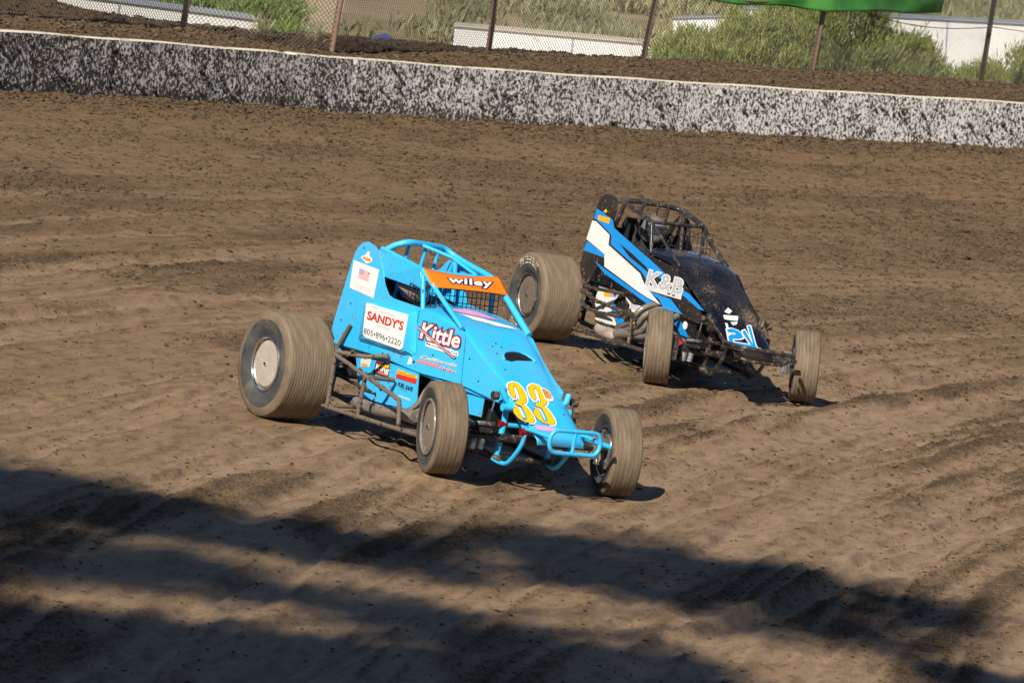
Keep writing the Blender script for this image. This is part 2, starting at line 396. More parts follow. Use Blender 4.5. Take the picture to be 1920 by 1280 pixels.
def ground_mat():
    m, nt, b = base('track_dirt', (.2, .15, .1), .92, spec=.25)
    L = nt.links.new
    geo = nt.nodes.new('ShaderNodeNewGeometry'); pos = geo.outputs['Position']
    # polar coordinates round the turn centre
    sp = nt.nodes.new('ShaderNodeSeparateXYZ'); L(pos, sp.inputs[0])
    def mth(op, a, b_=None, c=None):
        n = nt.nodes.new('ShaderNodeMath'); n.operation = op
        for i, v in enumerate((a, b_, c)):
            if v is None: continue
            if isinstance(v, (int, float)): n.inputs[i].default_value = v
            else: L(v, n.inputs[i])
        return n.outputs[0]
    dx = mth('SUBTRACT', CX, sp.outputs[0]); dy = mth('SUBTRACT', sp.outputs[1], CY)
    r = mth('SQRT', mth('ADD', mth('MULTIPLY', dx, dx), mth('MULTIPLY', dy, dy)))
    th = mth('MULTIPLY', mth('ARCTAN2', dy, dx), 88)
    def pv(a, c):
        cb = nt.nodes.new('ShaderNodeCombineXYZ'); L(mth('MULTIPLY', r, a), cb.inputs[0]); L(mth('MULTIPLY', th, c), cb.inputs[1]); return cb.outputs[0]
    big = noise(nt, pv(.45, .05), 1, 4, .6, .3)
    band = noise(nt, pv(4.2, .16), 1, 5, .66, .15)
    fine = noise(nt, pv(9, 2.5), 1, 5, .7)
    spk = noise(nt, pos, 22, 4, .75)
    grain = noise(nt, pos, 110, 3, .7)
    c1 = ramp(nt, [(.34, (0.15, 0.096, 0.046)), (.5, (0.23, 0.150, 0.078)), (.62, (0.275, 0.185, 0.108)), (.74, (0.27, 0.193, 0.128))], big.outputs[0])
    c2 = ramp(nt, [(.36, (0.13, 0.084, 0.044)), (.52, (0.225, 0.152, 0.086)), (.68, (0.35, 0.242, 0.15))], band.outputs[0])
    c = mixc(nt, .5, c1.outputs[0], c2.outputs[0])
    # damp, polished clay on the inside groove (low on the track)
    dr = nt.nodes.new('ShaderNodeMapRange'); dr.interpolation_type = 'SMOOTHSTEP'
    dr.inputs[1].default_value = 81.5; dr.inputs[2].default_value = 75.; L(mth('ADD', r, mth('MULTIPLY', big.outputs[0], 5)), dr.inputs[0])
    c = mixc(nt, mth('MULTIPLY', dr.outputs[0], .4), c, (0.36, 0.249, 0.193))
    # olive brown loose dirt out by the wall
    of = nt.nodes.new('ShaderNodeMapRange'); of.interpolation_type = 'SMOOTHSTEP'
    of.inputs[1].default_value = 84; of.inputs[2].default_value = 93; L(r, of.inputs[0])
    c = mixc(nt, mth('MULTIPLY', of.outputs[0], .72), c, (0.225, 0.152, 0.084))
    nr_ = nt.nodes.new('ShaderNodeMapRange'); nr_.interpolation_type = 'SMOOTHSTEP'   # paler, drier clay low on the banking
    nr_.inputs[1].default_value = 90; nr_.inputs[2].default_value = 80; nr_.inputs[3].default_value = 0; nr_.inputs[4].default_value = .42; L(r, nr_.inputs[0])
    c = mixc(nt, nr_.outputs[0], c, (.335, .238, .15))
    pl = nt.nodes.new('ShaderNodeAttribute'); pl.attribute_name = 'polish'
    c = mixc(nt, mth('MULTIPLY', pl.outputs['Fac'], .62), c, (.36, .262, .18))
    rg_ = nt.nodes.new('ShaderNodeAttribute'); rg_.attribute_name = 'rough'
    c = mixc(nt, mth('MULTIPLY', rg_.outputs['Fac'], .36), c, (.125, .08, .042))
    f2 = ramp(nt, [(.34, (.42, .4, .38)), (.5, (1, 1, 1)), (.68, (1.3, 1.27, 1.22))], fine.outputs[0])
    mm = nt.nodes.new('ShaderNodeMix'); mm.data_type = 'RGBA'; mm.blend_type = 'MULTIPLY'; mm.inputs[0].default_value = .75
    L(c, mm.inputs[6]); L(f2.outputs[0], mm.inputs[7]); c = mm.outputs[2]
    s2 = ramp(nt, [(.28, (.35, .33, .3)), (.42, (1, 1, 1)), (1, (1.08, 1.08, 1.08))], spk.outputs[0])
    mm = nt.nodes.new('ShaderNodeMix'); mm.data_type = 'RGBA'; mm.blend_type = 'MULTIPLY'; mm.inputs[0].default_value = .8
    L(c, mm.inputs[6]); L(s2.outputs[0], mm.inputs[7]); c = mm.outputs[2]
    # dark crumbs with thin flake shadows painted in, thick where the dirt is loose
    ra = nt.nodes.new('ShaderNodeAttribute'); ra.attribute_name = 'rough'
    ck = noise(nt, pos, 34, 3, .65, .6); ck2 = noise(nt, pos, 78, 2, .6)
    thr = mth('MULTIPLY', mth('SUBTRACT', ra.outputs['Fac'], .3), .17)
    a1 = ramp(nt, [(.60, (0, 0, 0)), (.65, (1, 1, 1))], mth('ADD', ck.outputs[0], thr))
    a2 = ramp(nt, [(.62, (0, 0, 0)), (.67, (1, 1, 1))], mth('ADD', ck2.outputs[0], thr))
    crumb_shade = mth('MAXIMUM', a1.outputs[0], mth('MULTIPLY', a2.outputs[0], .8))
    c = mixc(nt, mth('MULTIPLY', crumb_shade, .8), c, (.06, .04, .024))
    pk = ramp(nt, [(.70, (0, 0, 0)), (.74, (1, 1, 1))], noise(nt, pos, 47, 2, .6).outputs[0])
    c = mixc(nt, mth('MULTIPLY', pk.outputs[0], .6), c, (.5, .4, .29))
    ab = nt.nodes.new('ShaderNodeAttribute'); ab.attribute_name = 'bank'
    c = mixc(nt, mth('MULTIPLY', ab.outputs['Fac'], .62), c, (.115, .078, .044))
    mm = nt.nodes.new('ShaderNodeMix'); mm.data_type = 'RGBA'; mm.blend_type = 'MULTIPLY'; mm.inputs[0].default_value = 1
    L(c, mm.inputs[6]); mm.inputs[7].default_value = (.93, .885, .80, 1); c = mm.outputs[2]
    ao = nt.nodes.new('ShaderNodeAttribute'); ao.attribute_name = 'outer'
    fo = noise(nt, pos, .35, 5, .6); fo2 = noise(nt, pos, 3, 4, .6)
    oc = ramp(nt, [(.35, (.58, .44, .29)), (.5, (.5, .38, .23)), (.62, (.32, .29, .15)), (.75, (.2, .2, .09))], fo.outputs[0])
    oc2 = mixc(nt, .3, oc.outputs[0], ramp(nt, [(.3, (.2, .17, .1)), (.7, (.5, .4, .27))], fo2.outputs[0]).outputs[0])
    c = mixc(nt, ao.outputs['Fac'], c, oc2)
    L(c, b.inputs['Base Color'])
    ra = nt.nodes.new('ShaderNodeAttribute'); ra.attribute_name = 'rough'
    rr = nt.nodes.new('ShaderNodeMapRange'); rr.inputs[3].default_value = .55; rr.inputs[4].default_value = .95
    L(ra.outputs['Fac'], rr.inputs[0]); L(rr.outputs[0], b.inputs['Roughness'])
    hsum = mth('ADD', mth('ADD', spk.outputs[0], mth('MULTIPLY', crumb_shade, .5)), mth('ADD', mth('MULTIPLY', grain.outputs[0], .35), mth('MULTIPLY', fine.outputs[0], .8)))
    bump(nt, b, hsum, .55, .035)
    return m
M['ground'] = ground_mat()
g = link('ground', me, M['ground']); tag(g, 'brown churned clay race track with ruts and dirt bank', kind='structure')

# loose clods: uncountable
def clod_mesh(name, P, S, seed, sq=.55):
    """P (n,3) centres on the ground, S sizes"""
    rg = np.random.default_rng(seed); n = len(P)
    O = np.array([(1, 0, 0), (-1, 0, 0), (0, 1, 0), (0, -1, 0), (0, 0, 1), (0, 0, -1), (.6, .6, .5), (-.6, -.5, .55)], float)
    base8 = O[None]*(.65+.7*rg.random((n, 8, 1)))
    a = rg.random(n)*6.28; ca, sa = np.cos(a), np.sin(a)
    st = 1+1.3*rg.random(n)
    v = base8*np.stack([st, np.ones(n), np.full(n, sq)], -1)[:, None]
    x = v[..., 0]*ca[:, None]-v[..., 1]*sa[:, None]; y = v[..., 0]*sa[:, None]+v[..., 1]*ca[:, None]
    v = np.stack([x, y, v[..., 2]], -1)*S[:, None, None]*.5+P[:, None]
    F = np.array([(6, 0, 2), (6, 2, 4), (6, 4, 0), (2, 1, 4), (7, 4, 1), (7, 1, 3), (7, 3, 4), (4, 3, 0), (0, 5, 2), (2, 5, 1), (1, 5, 3), (3, 5, 0)])
    f = (F[None]+np.arange(n)[:, None, None]*8).reshape(-1, 3)
    return npmesh(name, v.reshape(-1, 3), f)
N = 360000
yy = np.sqrt(rng.random(N)*(97**2-24**2)+24**2); xx = (rng.random(N)-.5)*.25*yy
d = wdist(xx, yy)
ra = rough_amt(xx, yy); nn = fbm(xx*2.5, yy*.9, 3, 200)
pr = .07+.8*ra*np.clip((nn-.3)*4, 0, 1); pr = np.where(d > -1.6, .7, pr); pr = np.where(d > .2, .5, pr)
keep = (rng.random(N) < pr) & ((d < -.05) | (d > .25)) & (d < 3.6)
xx, yy, d = xx[keep], yy[keep], d[keep]
S = .009+.028*rng.random(len(xx))**3+.05*(rng.random(len(xx)) < .006)*rng.random(len(xx))
S *= np.clip(yy/42, .8, 1.7)
S = np.where(d > -.9, S*1.5, S)
for wx, wy, wz in WPOS:
    k = np.hypot(xx-wx, yy-wy) > .25; xx, yy, S, d = xx[k], yy[k], S[k], d[k]
me = clod_mesh('dirt_clods', np.stack([xx, yy, gz(xx, yy)+S*.12], -1), S, 3)
m, nt, b = base('clod', (.1, .07, .045), .95, spec=.2)
nz = noise(nt, nt.nodes.new('ShaderNodeNewGeometry').outputs['Position'], 6, 2)
cc = ramp(nt, [(.35, (.05, .034, .02)), (.65, (.135, .093, .056))], nz.outputs[0]); nt.links.new(cc.outputs[0], b.inputs['Base Color'])
M['clod'] = m
tag(link('dirt_clods', me, m), 'loose dark clods of dirt scattered over the track', 'dirt', kind='stuff')
print('clods', len(xx), 'ground', nx*ny)
# dirt thrown up by the tyres
P = []; Q = []
for i, (wx, wy, wz) in enumerate(WPOS):
    n = (70, 60, 34, 40)[i % 4]; a = CARS[i//4][2]
    for _ in range(n):
        u = rng.random(); back = .25+1.5*u; sp_ = rng.normal()*(.06+.22*u)
        bx, by = .25, .97                               # away from the direction of travel
        P.append((wx+bx*back-by*sp_, wy+by*back*.8+bx*sp_, .03+abs(rng.normal())*.22*(1-.3*u)+.25*u*rng.random())); Q.append(.006+.016*rng.random()**3)
me = clod_mesh('flying_dirt', np.array(P), np.array(Q), 17, 1)
tag(link('flying_dirt', me, M['clod']), 'small crumbs of dirt thrown up behind the spinning tyres', 'dirt', kind='stuff')
# ---------------------------------------------------------------- concrete wall
seg = np.hypot(np.diff(WALL[:, 0]), np.diff(WALL[:, 1])); cum = np.concatenate([[0], np.cumsum(seg)])
ss = np.arange(40, cum[-1]-8, .07); NW = len(ss)
def sm_(v): return np.convolve(np.pad(v, 30, 'edge'), np.ones(61)/61, 'valid')
wx_ = sm_(np.interp(ss, cum, WALL[:, 0])); ys = sm_(np.interp(ss, cum, WALL[:, 1])); wb_ = sm_(np.interp(ss, cum, WBASE)); wt_ = wb_+.87
t_ = np.stack([np.gradient(wx_), np.gradient(ys)], -1); t_ /= np.linalg.norm(t_, axis=1)[:, None]
nrm = np.stack([t_[:, 1], -t_[:, 0]], -1)            # to the track
prof = [(-.14, -.2), (-.14, 1)]
zs = np.linspace(0, 1, 16)
rows = []
seam = np.abs(((ss+1.6) % 6.1)-3.05) < .05
bumpn = lambda k: (fbm(ss*6, np.full(NW, k*1.3), 3, 300)-.5)*.035
chip = -.015*(np.abs(ys-70.75) < .10)                 # broken corner at a joint
for k, z in enumerate(zs):
    off = .14+bumpn(k)*(.3 if k == 15 else 1)-seam*.02
    off = off-.09*z
    zz = wb_-.25+(1.12+(chip if k == 15 else 0)+.006*np.sin(ss*2.1))*z
    rows.append(np.stack([wx_+nrm[:, 0]*off, ys+nrm[:, 1]*off, zz], -1))
top = wt_+chip+.006*np.sin(ss*2.1)
rows.append(np.stack([wx_-nrm[:, 0]*.16, ys-nrm[:, 1]*.16, top+.004], -1))
rows.append(np.stack([wx_-nrm[:, 0]*.16, ys-nrm[:, 1]*.16, wb_-.3], -1))
V = np.stack(rows, 0); nr = len(rows)
ii = np.arange(nr*NW).reshape(nr, NW)
f = np.stack([ii[:-1, :-1], ii[:-1, 1:], ii[1:, 1:], ii[1:, :-1]], -1).reshape(-1, 4)
rowi = np.repeat(np.arange(nr-1), NW-1)
me = npmesh('track_wall', V.reshape(-1, 3), f, (rowi == 15).astype(int))
me.polygons.foreach_set('use_smooth', list((rowi != 15) & (rowi != 14)))
m, nt, b = base('mud_flecked_whitewash', (.7, .68, .64), .85)
pos = nt.nodes.new('ShaderNodeNewGeometry').outputs['Position']
mp = node(nt, 'ShaderNodeMapping'); mp.inputs['Scale'].default_value = (1.0, .85, .72); mp.inputs['Rotation'].default_value = (0, R_(-14), 0)
nt.links.new(pos, mp.inputs[0])
n1 = noise(nt, mp.outputs[0], 23, 4, .68, .35)
n2 = noise(nt, pos, 2.2, 3, .6)
sp = nt.nodes.new('ShaderNodeSeparateXYZ'); nt.links.new(pos, sp.inputs[0])
yr = node(nt, 'ShaderNodeMapRange', **{'From Min': 66., 'From Max': 79., 'To Min': .044, 'To Max': .004}); nt.links.new(sp.outputs[1], yr.inputs[0])
zr = node(nt, 'ShaderNodeMapRange', **{'From Min': .32, 'From Max': 0., 'To Min': 0., 'To Max': .1}); nt.links.new(sp.outputs[2], zr.inputs[0])
def mth2(nt, op, a, b_=None, c=None):
    n = nt.nodes.new('ShaderNodeMath'); n.operation = op
    for i, v in enumerate((a, b_, c)):
        if v is None: continue
        if isinstance(v, (int, float)): n.inputs[i].default_value = v
        else: nt.links.new(v, n.inputs[i])
    return n.outputs[0]
s_ = mth2(nt, 'ADD', mth2(nt, 'ADD', n1.outputs[0], yr.outputs[0]), mth2(nt, 'ADD', zr.outputs[0], mth2(nt, 'MULTIPLY', mth2(nt, 'SUBTRACT', n2.outputs[0], .5), .2)))
fac = ramp(nt, [(.50, (0, 0, 0)), (.53, (1, 1, 1))], s_)
mudc = ramp(nt, [(.35, (.035, .027, .02)), (.65, (.11, .08, .055))], noise(nt, pos, 9, 3).outputs[0])
whc = ramp(nt, [(.35, (.62, .59, .56)), (.6, (.84, .80, .76))], noise(nt, pos, 30, 3).outputs[0])
nt.links.new(mixc(nt, fac.outputs[0], whc.outputs[0], mudc.outputs[0]), b.inputs['Base Color'])
bump(nt, b, fac.outputs[0], .6, .02)
M['wall'] = m
m, nt, b = base('cream_wall_top', (.72, .66, .52), .8)
nz = noise(nt, nt.nodes.new('ShaderNodeNewGeometry').outputs['Position'], 5, 4, .7)
cc = ramp(nt, [(.36, (.22, .16, .1)), (.46, (.74, .68, .54))], nz.outputs[0]); nt.links.new(cc.outputs[0], b.inputs['Base Color'])
w_ = link('concrete_wall', me, [M['wall'], m]); tag(w_, 'long low white concrete wall flecked with mud along the track', 'wall')
# mud clumps thrown at the wall face: part of the wall, uncountable
n = 2600; s_ = ss[0]+rng.random(n)*(ss[-1]-ss[0]); xx = np.interp(s_, ss, wx_); yy = np.interp(s_, ss, ys); nn = np.stack([np.interp(s_, ss, nrm[:, 0]), np.interp(s_, ss, nrm[:, 1])], -1)
hh_ = rng.random(n)**1.3*.8; zz = np.interp(s_, ss, wb_)+.03+hh_
Sz = .02+.07*rng.random(n)**5
P = np.stack([xx+nn[:, 0]*(.125-.08*hh_), yy+nn[:, 1]*(.125-.08*hh_), zz], -1)
me = clod_mesh('mud_clumps', P, Sz, 8, 1.1)
tag(link('mud_clumps', me, base('wall_mud', (.06, .042, .028), .9)[0], w_), kind='stuff')

# ---------------------------------------------------------------- fence
M['rust'] = dirty('rusty_post', (.22, .125, .09), dirt=(.17, .115, .075), amt=.4, scale=12, rough=.75)
M['wire'] = base('galvanised_wire', (.16, .145, .12), .6, .3)[0]
fence = empty('chain_link_fence', (0, 80, 1)); tag(fence, 'rusty chain link fence on posts behind the wall', 'fence')
def fpart(mb, name, mat, **k):
    mb.v = [(v[0], v[1]-80, v[2]-1) for v in mb.v]
    return mb.build(name, mat, fence, **k)
PB = [(-8.6, 66.3, 1.0, 0.0), (-5.71, 72.17, 0.98, 0.0), (-3.49, 73.27, 1.0, 0.02), (-1.19, 78.93, 1.027, -0.07), (1.39, 82.64, 1.106, 0.05), (4.46, 85.56, 1.23, 0.02), (7.95, 91.06, 1.379, -0.02), (11.59, 95.12, 1.526, 0.0)]
tops = []
HF = 2.35
for (x, y, z, le) in PB:
    mb = MB(); tp = (x+le*HF, y, z+HF); tops.append(tp)
    mb.tube([(x, y, z-.5), (x+le*.4, y, z+.5), tp], .05, 12); fpart(mb, 'post', M['rust'])
for i in range(len(PB)-1):
    a0, a1 = Vector(PB[i][:3]), Vector(PB[i+1][:3]); b0, b1 = Vector(tops[i]), Vector(tops[i+1])
    Lb = (a1-a0).length; s = .075; mb = MB()
    off = Vector((.045, -.02, 0))
    def P_(u, h):                                    # u along 0..Lb, h height 0..HF
        t = u/Lb; p = (a0.lerp(a1, t)).lerp(b0.lerp(b1, t), h/HF)
        wob = .02*math.sin(u*1.7+i)*math.sin(h*1.9)
        return p+off+Vector((wob, 0, 0))
    z0 = -.12
    for sgn in (1, -1):
        k = -int(HF/s)-2
        while k*s < Lb+HF+.3:
            u0 = k*s; pts = []
            # line u = u0 + sgn*h  (45 degrees)
            ua, ha, ub, hb = (u0, z0, u0+HF-z0, HF) if sgn > 0 else (u0, z0, u0-(HF-z0), HF)
            def clip(ua, ha, ub, hb):
                t0, t1 = 0., 1.
                for lo, hi, p0, dp in ((0, Lb, ua, ub-ua),):
                    if dp > 0: t0 = max(t0, (lo-p0)/dp); t1 = min(t1, (hi-p0)/dp)
                    else: t0 = max(t0, (hi-p0)/dp); t1 = min(t1, (lo-p0)/dp)
                return t0, t1
            t0, t1 = clip(ua, ha, ub, hb)
            if t1 > t0+.01:
                n_ = 4
                pts = [P_(ua+(ub-ua)*(t0+(t1-t0)*q/n_), ha+(hb-ha)*(t0+(t1-t0)*q/n_)) for q in range(n_+1)]
                mb.tube(pts, .0048, 3, caps=False)
            k += 1
    fpart(mb, 'chain_mesh', M['wire'], sm=False)
    if i in (4, 5, 6):                               # sagging wire below the banner
        mb = MB(); h0, h1 = (1.42, 1.12) if i == 5 else ((1.3, 1.42) if i == 4 else (1.12, 1.35))
        pts = [P_(Lb*q/12, h0+(h1-h0)*q/12-.22*math.sin(math.pi*q/12)*(1 if i == 5 else .6))+Vector((.02, -.03, 0)) for q in range(13)]
        mb.tube(pts, .009, 6); fpart(mb, 'sagging_wire', M['rust'])
    mb = MB(); mb.tube([P_(0, HF), P_(Lb, HF)], .02, 8); fpart(mb, 'top_rail', M['rust'])
# green banner hanging on the track side of the fence
a0, a1, a2 = Vector(PB[4][:3]), Vector(PB[5][:3]), Vector(PB[6][:3])
def bp(u, h):                                        # u 0..1 over posts 4..6
    p = a0.lerp(a1, u*2) if u < .5 else a1.lerp(a2, u*2-1)
    return Vector((p.x, p.y, p.z+h+.02))
nu, nv = 90, 26; vs = []
for j in range(nv+1):
    for i in range(nu+1):
        u = i/nu; v = j/nv; U = .035+u*.775
        hb = 1.15+.16*u-.06*math.sin(u*3.1)+.02*math.sin(u*19)
        h = hb+v*(2.3-hb)
        fold = .035*math.sin(u*13+v*3+1.5*math.sin(v*2.2))+.014*math.sin(u*37-v*6)+.05*math.sin(v*4.5-u*5)*math.exp(-((u-.6)/.35)**2)
        p = bp(U, h)+Vector((.16, -.08, 0))+Vector((.88, -.47, 0))*fold
        vs.append(p)
fs = [(j*(nu+1)+i, j*(nu+1)+i+1, (j+1)*(nu+1)+i+1, (j+1)*(nu+1)+i) for j in range(nv) for i in range(nu)]
me = bpy.data.meshes.new('banner'); me.from_pydata(vs, [], fs); me.update(); smooth(me, 180)
m, nt, b = base('green_banner', (.06, .3, .03), .5)
v = obj_vec(nt); nz = noise(nt, v, 1.2, 3)
cc = ramp(nt, [(.4, (.04, .2, .03)), (.6, (.08, .31, .055))], nz.outputs[0]); nt.links.new(cc.outputs[0], b.inputs['Base Color'])
o = link('banner', me, m); so_ = o.modifiers.new('t', 'SOLIDIFY'); so_.thickness = .006
tag(o, 'creased green cloth banner tied to the upper fence', 'banner')

# ---------------------------------------------------------------- things beyond the fence
M['whitewall'] = dirty('white_panel', (.82, .82, .81), dirt=(.5, .47, .42), amt=.06, scale=2, fine=8, rough=.5)
M['creamtop'] = base('cream_cap', (.62, .56, .45), .7)[0]
M['greytop'] = base('grey_cap', (.3, .33, .37), .6)[0]
def longbox(name, A, B, z0, z1, th, capm, label, cat, caph=.1, slope=0, tilt=0):
    A = Vector((*A, 0)); B = Vector((*B, 0)); c = (A+B)/2; L_ = (B-A).length; a = math.atan2(B.y-A.y, B.x-A.x)
    root = empty(name, (c.x, c.y, z0), a)
    root.rotation_euler = Euler((0, -math.atan(tilt/L_), a))
    tag(root, label, cat)
    mb = MB(); mb.box((0, 0, (z1-z0)/2), (L_, th, z1-z0)); mb.build('body', M['whitewall'], root, bev=.03)
    mb = MB(); h = z1-z0
    mb.add([(-L_/2-.03, -th/2-.04, h+.002), (L_/2+.03, -th/2-.04, h+.002), (L_/2+.03, th/2+.04, h+.002), (-L_/2-.03, th/2+.04, h+.002),
            (-L_/2-.03, -th/2-.04, h+caph), (L_/2+.03, -th/2-.04, h+caph), (L_/2+.03, th/2+.04, h+caph+slope), (-L_/2-.03, th/2+.04, h+caph+slope)],
           [(3, 2, 1, 0), (4, 5, 6, 7), (0, 1, 5, 4), (1, 2, 6, 5), (2, 3, 7, 6), (3, 0, 4, 7)])
    mb.build('roof_cap', capm, root, bev=.02)
    # panel joints
    k = int(L_//3)
    for i in range(1, k+1):
        mb = MB(); mb.box((-L_/2+i*L_/(k+1), -th/2-.004, h/2), (.03, .02, h-.04)); mb.build('seam_strip', M['greytop'], root)
    return root
longbox('low_white_wall', (-2.04, 94.43), (2.64, 94.35), -0.85, 0.80, 0.5, M['creamtop'], 'low white barrier wall with cream top behind the middle of the fence', 'wall', .04, .05, tilt=0.38)
longbox('low_white_wall', (-10.6, 85.0), (-5.7, 88.0), -1.00, 0.36, 0.5, M['greytop'], 'low white barrier wall with grey top just left of the leftmost bush', 'wall', .04, .05, tilt=0.05)
longbox('white_trailer', (2.77, 107.68), (4.99, 106.95), -0.71, 1.28, 0.6, M['greytop'], 'small distant white trailer left of the green bushes', 'trailer', .04, .05, tilt=0.48)
longbox('white_trailer', (6.21, 101.33), (12.28, 100.74), -0.39, 2.34, 0.6, M['greytop'], 'large white trailer behind the bushes at the right', 'trailer', .04, .05, tilt=0.73)
longbox('white_trailer', (4.08, 102.6), (5.11, 102.16), -0.67, 1.74, 0.6, M['greytop'], 'narrow white trailer showing just above the green bushes below the banner', 'trailer', .04, .05, tilt=0.13)
# blue canopy top
root = empty('canopy_tent', (-3.4, 91.6, -.78)); tag(root, 'small blue canopy top peeking over the dirt bank', 'canopy')
mb = MB(); q = .62
mb.add([(-q, -q, .82), (q, -q, .82), (q, q, .82), (-q, q, .82), (0, 0, 1.17), (-q, -q, .68), (q, -q, .68), (q, q, .68), (-q, q, .68)],
       [(0, 1, 4), (1, 2, 4), (2, 3, 4), (3, 0, 4), (0, 5, 6, 1), (1, 6, 7, 2), (2, 7, 8, 3), (3, 8, 5, 0)])
mb.build('roof', base('blue_canvas', (.06, .09, .3), .7)[0], root, sm=False)
for sx in (-1, 1):
    for sy in (-1, 1):
        mb = MB(); mb.tube([(sx*q*.96, sy*q*.96, -.4), (sx*q*.96, sy*q*.96, .8)], .02, 6); mb.build('leg', M['grey'], root)

def leafmat(name, a, b_):
    m, nt, b = base(name, a, .6, spec=.3)
    nz = noise(nt, nt.nodes.new('ShaderNodeNewGeometry').outputs['Position'], 5, 2)
    nr = nt.nodes.new('ShaderNodeAttribute'); nr.attribute_name = 'tint'
    cc = mixc(nt, nr.outputs['Fac'], a, b_)
    nt.links.new(cc, b.inputs['Base Color'])
    b.inputs['Subsurface Weight'].default_value = 0
    tr = nt.nodes.new('ShaderNodeBsdfTranslucent'); nt.links.new(cc, tr.inputs[0])
    mx = nt.nodes.new('ShaderNodeMixShader'); mx.inputs[0].default_value = .3
    nt.links.new(b.outputs[0], mx.inputs[1]); nt.links.new(tr.outputs[0], mx.inputs[2])
    nt.links.new(mx.outputs[0], nt.nodes['Material Output'].inputs[0])
    return m
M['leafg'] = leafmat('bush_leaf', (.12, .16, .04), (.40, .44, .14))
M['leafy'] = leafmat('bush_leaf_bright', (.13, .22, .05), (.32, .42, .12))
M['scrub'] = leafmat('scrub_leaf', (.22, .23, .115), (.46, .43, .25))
M['bark'] = base('bark', (.12, .085, .06), .9)[0]
def blades(name, P, D, Ln, Wd, tint, mat, parent=None):
    """one narrow leaf triangle-pair per row"""
    n = len(P); D = D/np.linalg.norm(D, axis=1)[:, None]
    rv = rng.normal(size=(n, 3)); S = np.cross(D, rv); S /= np.linalg.norm(S, axis=1)[:, None]+1e-9
    v = np.stack([P, P+D*(Ln*.5)[:, None]+S*(Wd/2)[:, None], P+D*Ln[:, None], P+D*(Ln*.5)[:, None]-S*(Wd/2)[:, None]], 1).reshape(-1, 3)
    f = np.arange(n*4).reshape(n, 4)
    me = npmesh(name, v, f)
    at = me.attributes.new('tint', 'FLOAT', 'POINT'); at.data.foreach_set('value', np.repeat(tint, 4).astype(np.float32))
    return link(name, me, mat, parent)
def bush(cx, cy, z0, rx, ry, h, n, label, mat, seed, group='green bushes behind the fence'):
    rg = np.random.default_rng(seed)
    root = empty('bush', (cx, cy, z0)); tag(root, label, 'bush', group)
    K = 26; th = rg.random(K)*6.28; rr = np.sqrt(rg.random(K))
    bx, by = rr*np.cos(th)*rx, rr*np.sin(th)*ry
    bh = h*(.55+.45*rg.random(K))*(1-.45*rr**2)
    k = rg.integers(0, K, n); u = rg.random(n)**.7
    sp_ = .16+.18*(1-u)
    lean = np.stack([bx, by], -1)*.35
    P = np.stack([bx[k]*.8+lean[k, 0]*u+rg.normal(size=n)*sp_*.8, by[k]*.8+lean[k, 1]*u+rg.normal(size=n)*sp_*.8, bh[k]*u*(1+.06*rg.normal(size=n))], -1)
    D = np.stack([rg.normal(size=n)*.35+bx[k]*.25, rg.normal(size=n)*.35+by[k]*.25, np.full(n, 1.)], -1)
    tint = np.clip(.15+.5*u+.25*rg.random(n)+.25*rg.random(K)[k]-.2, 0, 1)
    blades('foliage', P, D, .10+.14*rg.random(n), .016+.014*rg.random(n), tint, mat, root)
    mb = MB()
    for i in range(0, K):
        mb.tube([(bx[i]*.15, by[i]*.15, -.1), (bx[i]*.6, by[i]*.6, bh[i]*.45), (bx[i]*.8+lean[i, 0], by[i]*.8+lean[i, 1], bh[i]*.95)], [.022, .005], 5, sub=2)
    mb.build('stem', M['bark'], root)
    return root
BU = 'green bush '
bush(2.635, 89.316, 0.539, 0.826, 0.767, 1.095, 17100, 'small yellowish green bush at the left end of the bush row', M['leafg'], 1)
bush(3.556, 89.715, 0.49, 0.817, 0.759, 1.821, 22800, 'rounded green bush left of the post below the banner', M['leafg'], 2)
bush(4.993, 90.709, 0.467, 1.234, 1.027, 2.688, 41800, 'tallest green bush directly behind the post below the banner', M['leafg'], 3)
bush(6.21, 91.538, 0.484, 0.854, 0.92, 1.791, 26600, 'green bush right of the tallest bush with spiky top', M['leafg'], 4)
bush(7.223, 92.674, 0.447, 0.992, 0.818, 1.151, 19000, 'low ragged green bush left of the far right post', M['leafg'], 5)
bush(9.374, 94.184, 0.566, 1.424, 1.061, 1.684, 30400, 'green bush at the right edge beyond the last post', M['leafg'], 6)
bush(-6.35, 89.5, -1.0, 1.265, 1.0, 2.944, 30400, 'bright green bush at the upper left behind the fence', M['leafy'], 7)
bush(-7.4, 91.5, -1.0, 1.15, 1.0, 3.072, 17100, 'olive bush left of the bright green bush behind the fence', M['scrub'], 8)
# far scrub, uncountable
n = 30000; yy = 96+rng.random(n)*110; xx = (rng.random(n)*.19-.055)*yy
dens = fbm(xx*.5, yy*.22, 3, 400); k = ((dens > .46) & (xx > -.028*yy) | (dens > .68)) & ((yy > 116) | (xx < .022*yy))
xx, yy = xx[k], yy[k]; hh = .35+.9*np.clip(fbm(xx*.8, yy*.3, 2, 410)-.3, 0, 1)
xx = np.repeat(xx, 7)+rng.normal(size=len(xx)*7)*.22; yy = np.repeat(yy, 7)+rng.normal(size=len(yy)*7)*.3; hh = np.repeat(hh, 7)
n = len(xx); P = np.stack([xx, yy, -1.05+zb_(xx, yy)+hh*rng.random(n)*.8], -1)
D = np.stack([rng.normal(size=n)*.4, rng.normal(size=n)*.4, np.ones(n)], -1)
tint = np.clip(fbm(xx*.6, yy*.3, 2, 420)*1.4-.3+.2*rng.random(n), 0, 1)
o = blades('scrub', P, D, .2+.25*rng.random(n), .05+.05*rng.random(n), tint, M['scrub'])
tag(o, 'dry grey green scrub covering the ground beyond the fence', 'scrub', kind='stuff')
